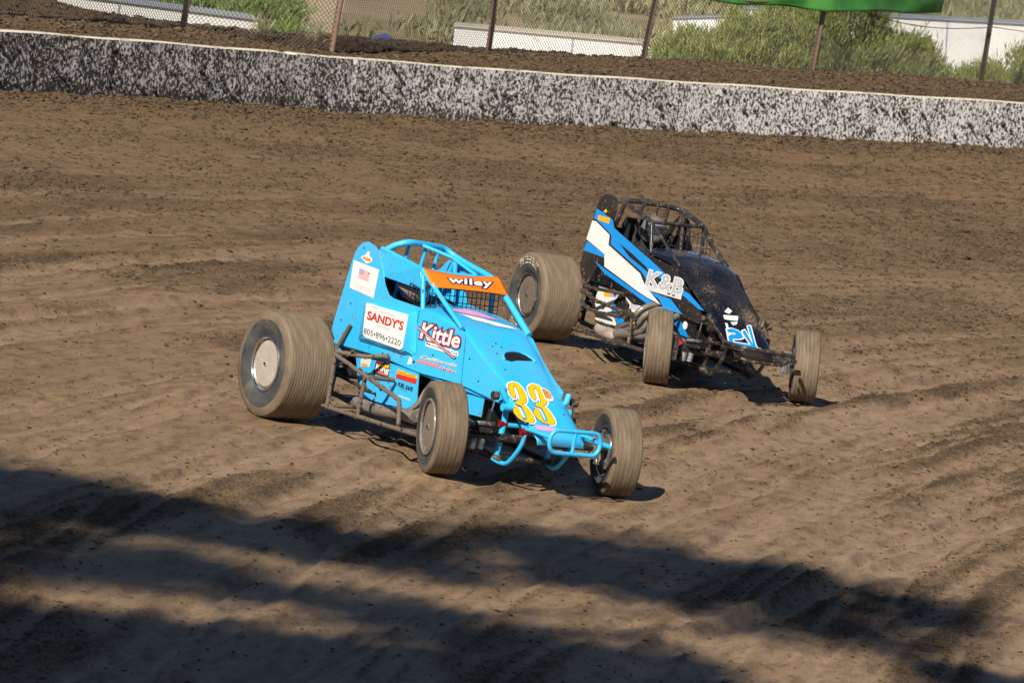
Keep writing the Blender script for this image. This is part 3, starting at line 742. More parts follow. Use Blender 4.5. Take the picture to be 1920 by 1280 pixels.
# weed stalks growing through the fence foot
for (x, y, s_) in ((-4.55, 72.4, 1), (-3.75, 73.1, .9)):
    n = 120; P = np.stack([x+rng.uniform(-.12, .12, n), y+rng.uniform(-.12, .12, n), .95+rng.random(n)*.25*s_], -1)
    o = blades('dry_weed', P, np.stack([rng.normal(size=n)*.8, rng.normal(size=n)*.5, np.ones(n)], -1), .1+.16*rng.random(n), .012+0*rng.random(n), rng.random(n), M['scrub'])
    tag(o, 'pale dry weed between the first two posts, nearer the left one' if x < -4 else 'pale dry weed left of the second visible post', 'weed')

# ---------------------------------------------------------------- the tree behind the camera whose boughs shade the near track
SH = [[(-5.04,31.61),(-3.28,32.05),(-2.74,32.15),(-2.06,31.94),(-1.2,31.7),(-.7,31.8),(0,33),(.75,33.5),(1.33,33.79),(1.62,32.99),(2.28,33.23),(3.06,33.6),(3.61,33.25),(3.33,32.06),(2.73,31.23),(1.82,30.71),(1.11,30.83),(.4,31.28),(-.3,30.84),(-1,30.74),(-1.99,30.06),(-2.92,29.21),(-4.47,28.5)],
 [(-4.36,27.95),(-2.86,28.72),(-2.08,29.18),(-1.25,29.24),(-.41,29.31),(.3,29.04),(.93,28.43),(.45,27.78),(-.2,28.23),(-.86,28.42),(-1.51,28.34),(-2.15,28.25),(-2.75,27.89),(-4.17,26.91)],
 [(-4.05,26.26),(-2.62,26.85),(-2.01,26.93),(-1.41,27.18),(-.49,27.48),(.45,27.87),(1.74,28.31),(1.64,24.89),(-3.07,20.9)],
 [(2.83,30.61),(3.39,30.56),(3.9,30.37),(3.81,29.54),(2.81,29.71)],
 [(.31,28.75),(1.1,29.07),(1.83,28.94),(1.74,28.31),(.45,27.6)]]
def inpoly(x, y, P):
    c = np.zeros(len(x), bool); j = len(P)-1
    for i in range(len(P)):
        xi, yi = P[i]; xj, yj = P[j]
        cnd = ((yi > y) != (yj > y)) & (x < (xj-xi)*(y-yi)/(yj-yi+1e-12)+xi); c ^= cnd; j = i
    return c
n = 230000
x = rng.random(n)*10-5.2; y = 20.5+rng.random(n)*14
nz = (fbm(x*1.6, y*.9, 4, 500)-.5)
sg = .16; nz = nz+0; jx = x+nz*.5+rng.normal(size=n)*sg; jy = y+(fbm(x*1.1+9, y*.7, 4, 510)-.5)*1.1+rng.normal(size=n)*sg*1.6
dens = np.zeros(n)
for P_s, dn in zip(SH, (.78, .75, 1.0, .6, .5)): dens = np.maximum(dens, dn*inpoly(jx, jy, P_s))
dens = dens*np.clip(.6+3.6*(fbm(x*1.9, y*1.2, 3, 520)-.36), .15, 1.3)
b3 = inpoly(x, y, SH[2])
dens = np.where(b3, np.maximum(dens, .62), dens*np.clip(.5+3.0*(fbm(x*.9+4, y*2.6, 3, 540)-.34), .15, 1.15))
dens = dens*(1-.6*np.exp(-((x+.0)/.9)**2-((y-32.)/1.0)**2))
k = rng.random(n) < dens
x, y = x[k], y[k]; n = len(x)
hz = 15+2.5*rng.random(n)+(fbm(x*.5, y*.3, 2, 530)-.5)*3
T = hz/SUN.z
P = np.stack([x+SUN.x*T, y+SUN.y*T, hz], -1)
tc = Vector((-16, 2, 0))
tree = empty('shade_tree', tc); tag(tree, 'tall tree beside the stands whose boughs shade the near track', 'tree')
D = rng.normal(size=(n, 3))
M['treeleaf'] = leafmat('tree_leaf', (.05, .08, .02), (.1, .14, .04))
o = blades('crown', P-np.array(tc), D, .16+.12*rng.random(n), .05+.03*rng.random(n), rng.random(n), M['treeleaf'], tree)
mb = MB(); mb.tube([(0, 0, -.3), (.2, .1, 5), (.6, .4, 10), (1.2, 1, 14.5)], [.4, .12], 12, sub=5)
cpt = P.mean(0)-np.array(tc)
for tgt in ((6, 6, 15.5), (9, 9, 16), (12, 11.5, 16.5), (7, 10.5, 17), (4, 4, 16)):
    mb.tube([(1, .8, 13), (tgt[0]*.5, tgt[1]*.5, 14.3), tgt], [.13, .02], 8, sub=5)
mb.build('trunk', M['bark'], tree)
print('leaves', n, cpt)
D={'panel33':[(0.129,1.458),(0.048,1.436),(-0.013,1.391),(-0.046,1.339),(-0.076,1.253),(-0.133,1.018),(-0.195,0.773),(-0.204,0.698),(-0.097,0.611),(0.048,0.613),(0.249,0.621),(0.662,0.635),(1.157,0.618),(1.666,0.634),(2.044,0.604),(2.201,0.591),(2.244,0.718),(2.058,0.79),(1.802,0.915),(1.608,1.028),(1.341,1.059),(1.069,1.094),(0.99,1.1),(0.696,1.098),(0.634,1.099),(0.559,1.113),(0.481,1.173),(0.43,1.248),(0.38,1.323),(0.322,1.397),(0.25,1.436)],'lower33':[(0.209,0.562),(0.713,0.607),(1.143,0.619),(1.166,0.466),(1.184,0.329),(0.777,0.293),(0.35,0.272)],'bulge33':[(0.202,1.027),(0.998,1.082),(1.066,1.058),(1.121,0.706),(0.997,0.714),(0.383,0.709),(0.286,0.751)],'plate33':[(0.343,1.006),(0.976,1.026),(0.97,0.77),(0.956,0.752),(0.927,0.746),(0.401,0.743),(0.371,0.753),(0.354,0.771),(0.337,0.868),(0.327,0.993)],'SANDY':[(0.374,0.882),(0.932,0.894),(0.375,0.954)],'phone':[(0.367,0.769),(0.936,0.774),(0.36,0.814)],'subline':[(0.513,0.977),(0.79,0.989),(0.515,0.998)],'Kittle':[(1.105,0.874),(1.593,0.889),(1.122,0.997)],'slash':[(1.053,0.95),(1.069,0.955),(1.581,0.813),(1.562,0.806),(1.064,0.942)],'slash2':[(1.049,0.951),(1.076,0.961),(1.594,0.814),(1.559,0.801),(1.061,0.938)],'Motor':[(1.197,0.84),(1.596,0.835),(1.197,0.858)],'motorback':[(1.18,0.855),(1.232,0.868),(1.601,0.863),(1.609,0.834),(1.56,0.829),(1.192,0.829)],'Calif':[(1.147,0.727),(1.6,0.747),(1.151,0.753)],'redbar':[(1.117,0.713),(1.394,0.724),(1.392,0.698),(1.119,0.69)],'Sales':[(1.401,0.697),(1.613,0.701),(1.401,0.72)],'fig':[(1.017,0.712),(1.049,0.708),(1.053,0.662),(1.001,0.649),(1.009,0.679)],'flagcard':[(-0.044,1.282),(0.361,1.274),(0.348,1.047),(-0.038,1.064)],'flag':[(0.068,1.16),(0.232,1.157),(0.07,1.232)],'eagle':[(0.147,1.384),(0.175,1.383),(0.186,1.349),(0.229,1.341),(0.235,1.322),(0.213,1.304),(0.148,1.287),(0.119,1.302),(0.058,1.319),(0.062,1.332),(0.113,1.345)],'eagle_o':[(0.077,1.333),(0.148,1.335),(0.211,1.336),(0.218,1.315),(0.173,1.307),(0.091,1.317)],'stk1':[(0.298,0.582),(0.429,0.602),(0.448,0.573),(0.438,0.521),(0.315,0.502),(0.291,0.534)],'stk1o':[(0.307,0.528),(0.405,0.537),(0.411,0.52),(0.331,0.51)],'king_b':[(0.522,0.597),(0.739,0.601),(0.739,0.493),(0.505,0.485)],'king':[(0.529,0.508),(0.732,0.513),(0.541,0.568)],'king_red':[(0.549,0.517),(0.73,0.519),(0.729,0.507),(0.544,0.504)],'crown':[(0.614,0.582),(0.666,0.573),(0.67,0.59),(0.696,0.579),(0.713,0.596),(0.73,0.585),(0.745,0.595),(0.723,0.566),(0.617,0.559)],'out_y':[(0.856,0.587),(1.133,0.586),(1.135,0.564),(0.859,0.551)],'out_r':[(0.855,0.55),(1.136,0.562),(1.136,0.523),(0.848,0.517)],'out_t':[(0.866,0.557),(1.109,0.563),(0.872,0.58)],'fuel':[(0.894,0.461),(1.101,0.457),(0.905,0.495)],'fuel2':[(0.927,0.443),(1.052,0.442),(0.929,0.45)],'white2':[(0.932,0.387),(1.095,0.385),(0.931,0.402)],'hole':[(0.584,0.358),(0.601,0.349),(0.608,0.328),(0.598,0.317),(0.583,0.323),(0.575,0.344)],'three_b':[(2.152,0.007),(2.136,0.046),(2.148,0.082),(2.186,0.093),(2.237,0.093),(2.295,0.079),(2.335,0.06),(2.364,0.029),(2.377,-0.007),(2.396,0.02),(2.445,0.031),(2.502,0.03),(2.546,0.019),(2.575,-0.006),(2.58,-0.051),(2.567,-0.095),(2.537,-0.121),(2.488,-0.132),(2.443,-0.118),(2.414,-0.086),(2.415,-0.07),(2.453,-0.068),(2.51,-0.077),(2.556,-0.082),(2.557,-0.056),(2.521,-0.035),(2.451,-0.024),(2.401,-0.022),(2.39,-0.044),(2.387,-0.064),(2.354,-0.053),(2.346,-0.034),(2.341,0.0),(2.309,0.016),(2.25,0.033),(2.198,0.042),(2.172,0.039),(2.196,0.014),(2.247,-0.0),(2.293,-0.016),(2.316,-0.034),(2.316,-0.047),(2.279,-0.054),(2.22,-0.041),(2.177,-0.021)],'three_a':[(2.153,-0.176),(2.138,-0.137),(2.149,-0.101),(2.187,-0.09),(2.238,-0.09),(2.296,-0.104),(2.336,-0.123),(2.364,-0.153),(2.378,-0.188),(2.397,-0.162),(2.446,-0.151),(2.502,-0.152),(2.547,-0.162),(2.575,-0.187),(2.58,-0.231),(2.567,-0.276),(2.537,-0.302),(2.489,-0.313),(2.444,-0.299),(2.415,-0.267),(2.415,-0.251),(2.454,-0.249),(2.511,-0.258),(2.557,-0.263),(2.557,-0.236),(2.522,-0.216),(2.452,-0.205),(2.402,-0.204),(2.39,-0.226),(2.388,-0.245),(2.355,-0.234),(2.347,-0.216),(2.341,-0.181),(2.31,-0.167),(2.251,-0.15),(2.199,-0.14),(2.173,-0.144),(2.198,-0.169),(2.248,-0.183),(2.294,-0.198),(2.316,-0.216),(2.317,-0.229),(2.28,-0.236),(2.222,-0.223),(2.178,-0.204)],'R':[(2.283,0.077),(2.282,0.134),(2.187,0.111)],'pink':[(2.63,-0.257),(2.632,-0.197),(2.654,-0.084),(2.668,-0.097),(2.671,-0.243),(2.665,-0.265)],'scoop':[(1.901,-0.104),(1.85,-0.048),(1.817,0.041),(1.806,0.142),(1.833,0.213),(1.953,0.21),(1.921,0.155),(1.941,0.025),(1.933,-0.067)],'hoodline':None,'cpink':[(1.323,-0.257),(1.263,-0.094),(1.411,-0.049),(1.633,-0.113),(1.684,-0.215),(1.509,-0.288)],'cwhite':[(1.672,-0.404),(1.803,-0.288),(1.768,-0.088),(2.027,-0.149),(2.089,-0.32),(1.965,-0.448)],'panel21':[(0.064,1.494),(-0.043,1.473),(-0.097,1.433),(-0.123,1.398),(-0.183,1.227),(-0.241,1.014),(-0.28,0.856),(-0.289,0.744),(-0.213,0.625),(0.152,0.643),(0.725,0.639),(1.386,0.636),(1.77,0.608),(2.06,0.58),(2.151,0.632),(1.903,0.789),(1.62,0.966),(1.485,1.019),(1.276,1.039),(1.01,1.06),(0.75,1.101),(0.484,1.147),(0.293,1.198),(0.242,1.271),(0.271,1.389),(0.235,1.467),(0.144,1.495)],'w21':[(-0.185,1.199),(-0.097,1.201),(0.22,1.119),(0.232,1.024),(0.967,0.864),(1.096,0.763),(1.399,0.641),(1.157,0.668),(0.223,0.812),(0.18,0.925),(-0.243,1.007)],'b21a':[(-0.137,1.324),(0.223,1.267),(0.283,1.196),(0.513,1.147),(1.04,1.034),(1.486,0.904),(1.377,0.868),(1.121,0.908),(1.113,0.806),(0.997,0.881),(0.27,1.036),(0.253,1.124),(-0.096,1.218),(-0.163,1.22)],'k21a':[(0.442,1.074),(0.736,1.018),(1.048,0.945),(1.149,0.885),(0.965,0.932),(0.702,0.979)],'b21b':[(-0.22,0.993),(0.161,0.927),(0.187,0.892),(-0.266,0.894)],'b21c':[(0.009,0.829),(0.225,0.795),(1.351,0.632),(1.155,0.612),(0.897,0.662),(0.586,0.701),(0.243,0.747)],'b21d':[(1.137,0.731),(1.544,0.72),(1.777,0.618),(1.457,0.616),(1.354,0.686)],'b21e':[(1.707,0.838),(1.831,0.821),(2.121,0.713),(2.023,0.712),(1.722,0.791)],'y21':[(-0.084,1.266),(0.176,1.277),(0.162,1.218),(-0.079,1.221)],'y21b':[(0.049,1.345),(0.092,1.332),(0.065,1.305),(0.01,1.317)],'KB':[(1.106,0.765),(1.708,0.771),(1.137,0.922)],'KBbar':[(1.088,0.756),(1.717,0.806),(1.716,0.745),(1.076,0.732)],'lower21':[(0.134,0.638),(0.609,0.642),(1.416,0.619),(1.442,0.412),(0.893,0.29),(0.2,0.273),(0.117,0.487)],'lw21':[(0.159,0.608),(0.615,0.627),(0.511,0.507),(0.469,0.455),(0.664,0.307),(0.201,0.284),(0.126,0.477)],'lb21':[(0.525,0.504),(0.661,0.442),(0.81,0.377),(0.885,0.311),(0.707,0.292),(0.481,0.457)],'la21':[(0.652,0.627),(0.888,0.559),(1.087,0.571),(1.03,0.494),(0.831,0.482),(0.846,0.541)],'lo21':[(0.268,0.586),(0.596,0.612),(0.542,0.558),(0.301,0.535)],'oc21':[(1.064,0.41),(1.063,0.39),(1.049,0.371),(1.024,0.355),(0.99,0.345),(0.948,0.342),(0.91,0.347),(0.881,0.358),(0.866,0.375),(0.867,0.395),(0.883,0.415),(0.914,0.431),(0.953,0.442),(0.994,0.445),(1.027,0.44),(1.051,0.427)],'sh21':[(0.959,0.426),(1.014,0.405),(1.005,0.377),(0.942,0.366),(0.91,0.392)],'two':[(2.424,-0.175),(2.401,-0.114),(2.422,-0.059),(2.468,-0.035),(2.52,-0.044),(2.543,-0.086),(2.556,-0.169),(2.599,-0.181),(2.613,0.049),(2.636,0.058),(2.637,0.0),(2.655,-0.225),(2.598,-0.228),(2.52,-0.204),(2.487,-0.151),(2.483,-0.105),(2.464,-0.109),(2.468,-0.188)],'one':[(2.342,0.079),(2.328,0.117),(2.613,0.049),(2.641,0.05),(2.637,0.0),(2.466,-0.021),(2.424,-0.015),(2.4,0.027),(2.575,0.028),(2.454,0.055)],'flick':[(2.329,-0.153),(2.334,-0.13),(2.42,-0.148),(2.424,-0.175)],'foot':[(2.642,-0.002),(2.634,0.091),(2.67,0.107),(2.677,0.059)],'logo1':[(2.216,-0.123),(2.206,0.042),(2.279,0.003),(2.283,-0.076),(2.277,-0.137)],'logo2':[(2.098,-0.021),(2.145,0.004),(2.19,-0.048),(2.168,-0.09)],'logo3':[(2.31,-0.087),(2.294,-0.003),(2.335,-0.034),(2.351,-0.079)],'tri21':[(1.688,0.504),(1.826,0.557),(1.985,0.444),(1.793,0.466)],'circ21':[(1.989,0.527),(1.989,0.511),(1.979,0.496),(1.961,0.484),(1.937,0.477),(1.912,0.475),(1.889,0.48),(1.871,0.49),(1.861,0.503),(1.861,0.519),(1.871,0.534),(1.89,0.546),(1.913,0.553),(1.939,0.555),(1.962,0.55),(1.98,0.54)],'red21':[(1.72,0.372),(1.794,0.397),(1.863,0.375),(1.951,0.357),(1.863,0.312),(1.742,0.301)]}  # panel and decal outlines traced from image pixels, unprojected onto the car's planes
# ---------------------------------------------------------------- race cars
def w_(x): return .38 if x <= 1 else .38-.1*(x-1)
HZ = [(.98, 1.085), (1.3, 1.062), (1.45, 1.042), (1.53, 1.022), (1.62, .984), (2.62, .475), (2.70, .42)]
def hz_(x): return float(np.interp(x, [a for a, _ in HZ], [b for _, b in HZ]))+.025
def flat_curve(kind, data, offset=0., font_sz=1, shear=0, bold=0, space=1):
    """-> 2-D mesh verts, faces of a filled outline or a piece of text"""
    if kind == 'text':
        cu = bpy.data.curves.new('t', 'FONT'); cu.body = data; cu.size = 1; cu.shear = shear; cu.offset = bold+offset
        cu.space_character = space; cu.resolution_u = 3
    else:
        cu = bpy.data.curves.new('t', 'CURVE'); cu.dimensions = '2D'; cu.fill_mode = 'BOTH'; cu.offset = offset
        for poly in data:
            sp = cu.splines.new('POLY'); sp.points.add(len(poly)-1); sp.use_cyclic_u = True
            for p, q in zip(sp.points, poly): p.co = (q[0], q[1], 0, 1)
    o = bpy.data.objects.new('t', cu); C.objects.link(o)
    dg = bpy.context.evaluated_depsgraph_get(); e = o.evaluated_get(dg)
    me = e.to_mesh(); vs = [tuple(v.co) for v in me.vertices]; fs = [tuple(p.vertices) for p in me.polygons]
    e.to_mesh_clear(); bpy.data.objects.remove(o); bpy.data.curves.remove(cu)
    return vs, fs
def decal(name, parent, vs, fs, mapf, mat, label=None, cuts=(1.0,)):
    bm = bmesh.new(); V = [bm.verts.new((v[0], v[1], 0)) for v in vs]
    for f in fs:
        try: bm.faces.new([V[i] for i in f])
        except ValueError: pass
    bmesh.ops.triangulate(bm, faces=bm.faces)
    for c in cuts:
        bmesh.ops.bisect_plane(bm, geom=bm.verts[:]+bm.edges[:]+bm.faces[:], plane_co=(c, 0, 0), plane_no=(1, 0, 0))
    for v in bm.verts: v.co = mapf(v.co.x, v.co.y)
    me = bpy.data.meshes.new(name); bm.to_mesh(me); bm.free()
    o = link(name, me, mat, parent)
    if label: o['label'] = label
    return o
def SIDE(off): return lambda x, z: Vector((x, -w_(x)-off, z))
def HOOD(off): return lambda x, y: Vector((x+.454*off, y, hz_(x)+.891*off))
HC = (1.3, 1.45, 1.53, 1.62)
def poly(name, parent, pts, mapf, mat, offset=0, label=None, cuts=(1.0,)):
    vs, fs = flat_curve('poly', [pts], offset); return decal(name, parent, vs, fs, mapf, mat, label, cuts)
def text(name, parent, s, quad, mapf, mats, offs, label=None, shear=0, bold=0, lift=.0015, space=1, cuts=(1.0,), lift0=0.):
    """quad = bottom left, bottom right, top left in panel coordinates; mats/offs from the outermost outline in"""
    v0, f0 = flat_curve('text', s, 0, shear=shear, bold=bold, space=space)
    xs = [v[0] for v in v0]; ys = [v[1] for v in v0]; x0, x1, y0, y1 = min(xs), max(xs), min(ys), max(ys)
    A, B_, T = [np.array(q) for q in quad]
    root = None
    for i, (m_, of) in enumerate(zip(mats, offs)):
        vs, fs = flat_curve('text', s, of, shear=shear, bold=bold, space=space)
        P = [tuple(A+(B_-A)*(v[0]-x0)/(x1-x0)+(T-A)*(v[1]-y0)/(y1-y0)) for v in vs]
        o = decal(name, parent if i == 0 or root is None else parent, P, fs, mapf(lift0+.003+lift*i), m_, label if i == 0 else None, cuts)
        root = root or o
    return root

def tyre_profile(r, w, rr, n, gw=.0045, gd=.0045):
    """half-rounded tyre section with n tread grooves, y from -w/2 to w/2; returns profile and material per span"""
    P = [(rr, -w*.40), (rr+.012, -w*.44), (rr+(r-rr)*.35, -w*.5), (rr+(r-rr)*.65, -w*.505), (r*.955, -w*.485), (r*.985, -w*.455)]
    mi = [1, 1, 1, 0, 0]
    tw = w*.44
    st = []
    for k in range(n):
        c = -tw+2*tw*(k+.5)/n; st += [(c-gw, 0), (c-gw*.5, gd), (c+gw*.5, gd), (c+gw, 0)]
    for y, d in st:
        cr = r*(1-.012*(abs(y)/tw)**2.5); P.append((cr-d, y)); mi.append(0)
    Q = [(a, -b) for a, b in P[:6]][::-1]
    mi.append(0); P += Q; mi += [0, 0, 1, 1, 1]
    return P, mi[:len(P)-1]
def wheel(car, name, pos, r, w, rr, ng, steer, camb, cover, coverm, side, label=None, brake=False, gw=.0045):
    """wheel > tyre, wheel_cover, hub ... ; side -1 = outer face to the right"""
    k = R_(camb); s = R_(steer)
    Rm = Matrix.Rotation(s, 4, 'Z') @ Matrix.Rotation(-k, 4, 'X')
    Mx = Matrix.Translation((pos[0], pos[1], pos[2])) @ Rm
    mb = MB()                                       # rim barrel
    mb.lathe([(rr+.012, -w*.43), (rr-.004, -w*.40), (rr-.02, -w*.3), (rr-.03, 0), (rr-.02, w*.3), (rr-.004, w*.40), (rr+.012, w*.43)], 56)
    if cover != 'none':
        y = side*w*.30; e = side*.012
    # web of the rim
    yw = side*w*.12
    mb.lathe([(.03, yw+side*.02), (rr*.45, yw+side*.035), (rr*.8, yw), (rr-.022, yw-side*.01)], 40)
    wh = mb.build(name, M['silver'] if not brake else M['darkmetal'], car); wh.matrix_local = Mx
    if label: wh['label'] = label
    P, mi = tyre_profile(r, w, rr, ng, gw)
    mb = MB(); mb.lathe(P, 110, mis=mi)
    t = mb.build('tyre', [M['tread'], M['sidewall']], wh, ang=60)
    if cover == 'disc':
        mb = MB(); y = side*w*.42
        mb.lathe([(.0005, y+side*.016), (.02, y+side*.016), (.021, y+side*.008), (rr*.5, y+side*.010), (rr*.86, y+side*.004), (rr*.93, y-side*.012)], 48)
        mb.build('wheel_cover', coverm, wh)
        mb = MB(); mb.tube([(math.cos(a)*(rr+.002), y+side*.012, math.sin(a)*(rr+.002)) for a in np.linspace(0, 2*math.pi, 49)[:-1]], .011, 8, closed=True)
        mb.build('rim_ring', M['chrome'] if coverm is M['rimdust'] else (M['darkmetal'] if coverm is M['rimdark'] else M['mudmetal']), wh)
        mb = MB(); mb.tube([(0, y, 0), (0, y+side*.024, 0)], .011, 8); mb.build('cap_bolt', M['black'], wh)
    mb = MB(); mb.tube([(0, -w*.35*side, 0), (0, w*.2*side, 0)], [.05, .035], 14)
    mb.build('hub', M['darkmetal'], wh)
    if brake:
        mb = MB(); mb.lathe([(.06, -.006), (.135, -.006), (.135, .006), (.06, .006), (.06, -.006)], 32, Matrix.Translation((0, -side*w*.34, 0)))
        mb.build('brake_disc', M['silver'], wh)
        mb = MB(); mb.box((-.09, -side*w*.34, .10), (.07, .07, .11)); mb.box((-.03, -side*w*.34, .135), (.08, .05, .05)); mb.build('brake_caliper', M['chrome'], wh, bev=.008)
        mb = MB(); mb.tube([(math.cos(a)*(rr-.002), -side*w*.42, math.sin(a)*(rr-.002)) for a in np.linspace(0, 2*math.pi, 49)[:-1]], .007, 8, closed=True)
        mb.build('rim_ring', M['chrome'], wh)
    return wh

def side_sheet(name, pts, sgn, mat, car, th=.006):
    """sheet on the side surface y = sgn*w(x); bisected where the panel is creased"""
    vs, fs = flat_curve('poly', [pts])
    bm = bmesh.new(); V = [bm.verts.new((v[0], v[1], 0)) for v in vs]
    for f in fs:
        try: bm.faces.new([V[i] for i in f])
        except ValueError: pass
    bmesh.ops.triangulate(bm, faces=bm.faces)
    bmesh.ops.bisect_plane(bm, geom=bm.verts[:]+bm.edges[:]+bm.faces[:], plane_co=(1, 0, 0), plane_no=(1, 0, 0))
    for v in bm.verts: v.co = Vector((v.co.x, sgn*w_(v.co.x), v.co.y))
    r = bmesh.ops.extrude_face_region(bm, geom=bm.faces[:])
    for v in [g for g in r['geom'] if isinstance(g, bmesh.types.BMVert)]: v.co.y -= sgn*th
    bmesh.ops.recalc_face_normals(bm, faces=bm.faces)
    me = bpy.data.meshes.new(name); bm.to_mesh(me); bm.free(); smooth(me, 20)
    return link(name, me, mat, car)

def hood_shape(car, mat, opening=True, bulge=0.):
    xs = sorted(set([.98, 1.1, 1.2, 1.3, 1.38, 1.45, 1.50, 1.53, 1.57, 1.62, 1.7, 1.8, 1.9, 2.0, 2.1, 2.2, 2.3, 2.4, 2.5, 2.62, 2.66, 2.70]))
    mb = MB(); rows = []
    for x in xs:
        w0 = w_(x); z = hz_(x)-.025
        dome = .03*sst(1.75, 1.0, x)
        prof = [(-w0, z-.004), (-w0+.012, z+.008), (-w0+.05, z+.021), (-w0+.075, z+.025)]
        mid = [(-.18*w0/.38, z+.025+dome*.8+bulge*.5), (0, z+.025+dome+bulge), (.18*w0/.38, z+.025+dome*.8+bulge*.5)]
        prof = prof+mid+[(-a, b) for a, b in prof[::-1]]
        rows.append([(x, a, b) for a, b in prof])
    # nose tuck
    x = 2.72; rows.append([(x-.008, q[1]*.985, hz_(2.70)-.062) for q in rows[-1]])
    n = len(rows[0]); vs = [p for r in rows for p in r]
    fs = [(i*n+j, i*n+j+1, (i+1)*n+j+1, (i+1)*n+j) for i in range(len(rows)-1) for j in range(n-1)]
    mb.add(vs, fs)
    o = mb.build('hood', mat, car, ang=28)
    s = o.modifiers.new('t', 'SOLIDIFY'); s.thickness = .005; s.offset = -1
    return o

def grid_lines(mb, f, nu, nv, r=.0035):
    for i in range(nu+1): mb.tube([f(i/nu, q/6) for q in range(7)], r, 5, caps=False)
    for j in range(nv+1): mb.tube([f(q/12, j/nv) for q in range(13)], r, 5, caps=False)

def sprint_car(idx, tubem, bodym, hoodm, nerfm, dirtrim, label):
    X, Y, a, st, cb = CARS[idx]; z = WZ[idx]
    car = empty('sprint_car', (X, Y, 0), a); tag(car, label, 'race car', 'sprint cars racing on the dirt track')
    T = M[tubem]; r = .021
    def tb(name, *paths, rad=r, mat=None, sub=0, n=10):
        mb = MB()
        for p in paths: mb.tube(p, rad, n, sub=sub)
        return mb.build(name, mat or T, car)
    # wheels
    wheel(car, 'rear_wheel', (0, -.848, .419+z[0]), .419, .425, .205, 15, 0, 0, 'disc', M[dirtrim], -1)
    wheel(car, 'rear_wheel', (0, .76, .395), .395, .36, .195, 12, 0, 0, 'disc', M['rimmud'], 1)
    wheel(car, 'front_wheel', (2.255, -.758, .344+z[1]), .344, .232, .2, 6, st, cb, 'disc', M['rimmud'], -1, gw=.004)
    wheel(car, 'front_wheel', (2.255, .808, .336+z[2]), .336, .232, .195, 6, st, cb, 'none', None, 1, brake=True, gw=.004)
    # --- frame
    e = .25
    tb('bottom_rail', [(-.3, -.30, .22), (.1, -.33, .20), (1.6, -.32, .19), (2.30, -.23, .19)], mat=M['darkmetal'])  # frame rails coloured dark to paint in the shade under the car
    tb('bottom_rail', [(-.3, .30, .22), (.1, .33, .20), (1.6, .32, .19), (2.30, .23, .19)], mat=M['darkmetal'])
    for s in (-1, 1):
        tb('upper_rail', [(-.25, s*.30, .60), (1.0, s*.34, .62), (1.9, s*.25, .60), (2.24, s*.22, .60)])
        tb('rear_upright', [(-.2, s*.30, .22), (-.1, s*.32, .65), (.3, s*.33, 1.42)])
        tb('front_frame_tube', [(2.215, s*.225, .18), (2.235, s*.22, .46), (2.235, s*.22, .66)], rad=.024)
        tb('torsion_brace', [(2.235, s*.22, .66), (2.40, s*.22, .56), (2.545, s*.22, .47)], rad=.027)
        tb('front_hook', [(2.20, s*.245, .175), (2.27, s*.225, .16), (2.37, s*.22, .175), (2.47, s*.22, .27), (2.53, s*.22, .36), (2.545, s*.22, .44)], rad=.018, sub=4)
        tb('bumper_mount', [(2.545, s*.22, .47), (2.70, s*.22, .475), (2.87, s*.205, .47)], rad=.016)
        tb('cowl_diagonal', [(1.0, s*.34, .62), (1.55, s*.31, 1.0)], rad=.016)
    for x, y, q in ((2.545, .22, .46), (2.235, .22, .44), (2.25, .22, .19), (1.0, .33, .2), (.1, .33, .2)): tb('cross_tube', [(x, -y, q), (x, y, q)], mat=M['darkmetal'] if q < .3 else None)  # low tubes take a dark colour in place of the shade there
    tb('torsion_tube', [(2.30, -.30, .58), (2.30, .30, .58)], rad=.03)
    # shock mount horns on both sides of the nose
    for s in (-1, 1):
        tb('shock_mount', [(2.27, s*.22, .60), (2.27, s*.275, .655), (2.25, s*.30, .71)], rad=.024)
        tb('shock_ball', [(2.26, s*.33, .655), (2.26, s*.375, .655)], rad=.032, mat=M['darkmetal'], n=12)
        tb('shock_absorber', [(2.26, s*.35, .64), (2.26, s*.365, .50)], rad=.008, mat=M['chrome'])
        tb('shock_body', [(2.26, s*.362, .54), (2.25, s*.375, .34)], rad=.026, mat=M['black'], n=14)
        tb('clamp', [(2.235, s*.20, .447), (2.235, s*.262, .447)], rad=.026, mat=M['anodred'] if idx == 0 else M['darkmetal'], n=12)
        tb('clamp', [(2.545, s*.20, .447), (2.545, s*.262, .447)], rad=.025, mat=M['anodred'] if idx == 0 else M['darkmetal'], n=12)
    # bumper hoop
    y0, y1, zt, zb = -.215, .235, .535, .36
    hoop = []
    for (cy, cz, a0) in ((y1-.065, zt-.088, 90), (y1-.065, zb+.088, 0), (y0+.065, zb+.088, -90), (y0+.065, zt-.088, 180)):
        for q in range(5):
            t = R_(a0-90*q/4); hoop.append((2.875, cy+.065*math.cos(t), cz+.085*math.sin(t)))
    if idx == 0:
        mb = MB(); mb.tube(hoop, .0165, 10, closed=True); mb.tube([(2.875, .0, zt), (2.875, .0, zb)], .014, 8); mb.build('front_bumper', T, car)
    else:
        mb = MB(); mb.tube([(2.55, -.24, .50), (2.80, -.22, .50), (2.87, -.12, .50), (2.87, .16, .49), (2.82, .34, .47), (2.72, .40, .45)], .019, 10, sub=4)
        mb.tube([(2.82, -.2, .40), (2.86, -.1, .385), (2.86, .2, .385), (2.74, .36, .42)], .014, 8, sub=4); mb.build('front_bumper', T, car)
    tb('side_peg', [(2.56, .22, .455), (2.62, .50, .40)], rad=.02)
    # axle and steering
    tb('front_axle', [(2.255, -.64, .345), (2.255, .70, .335)], rad=.034, mat=M['darkmetal'], n=14)
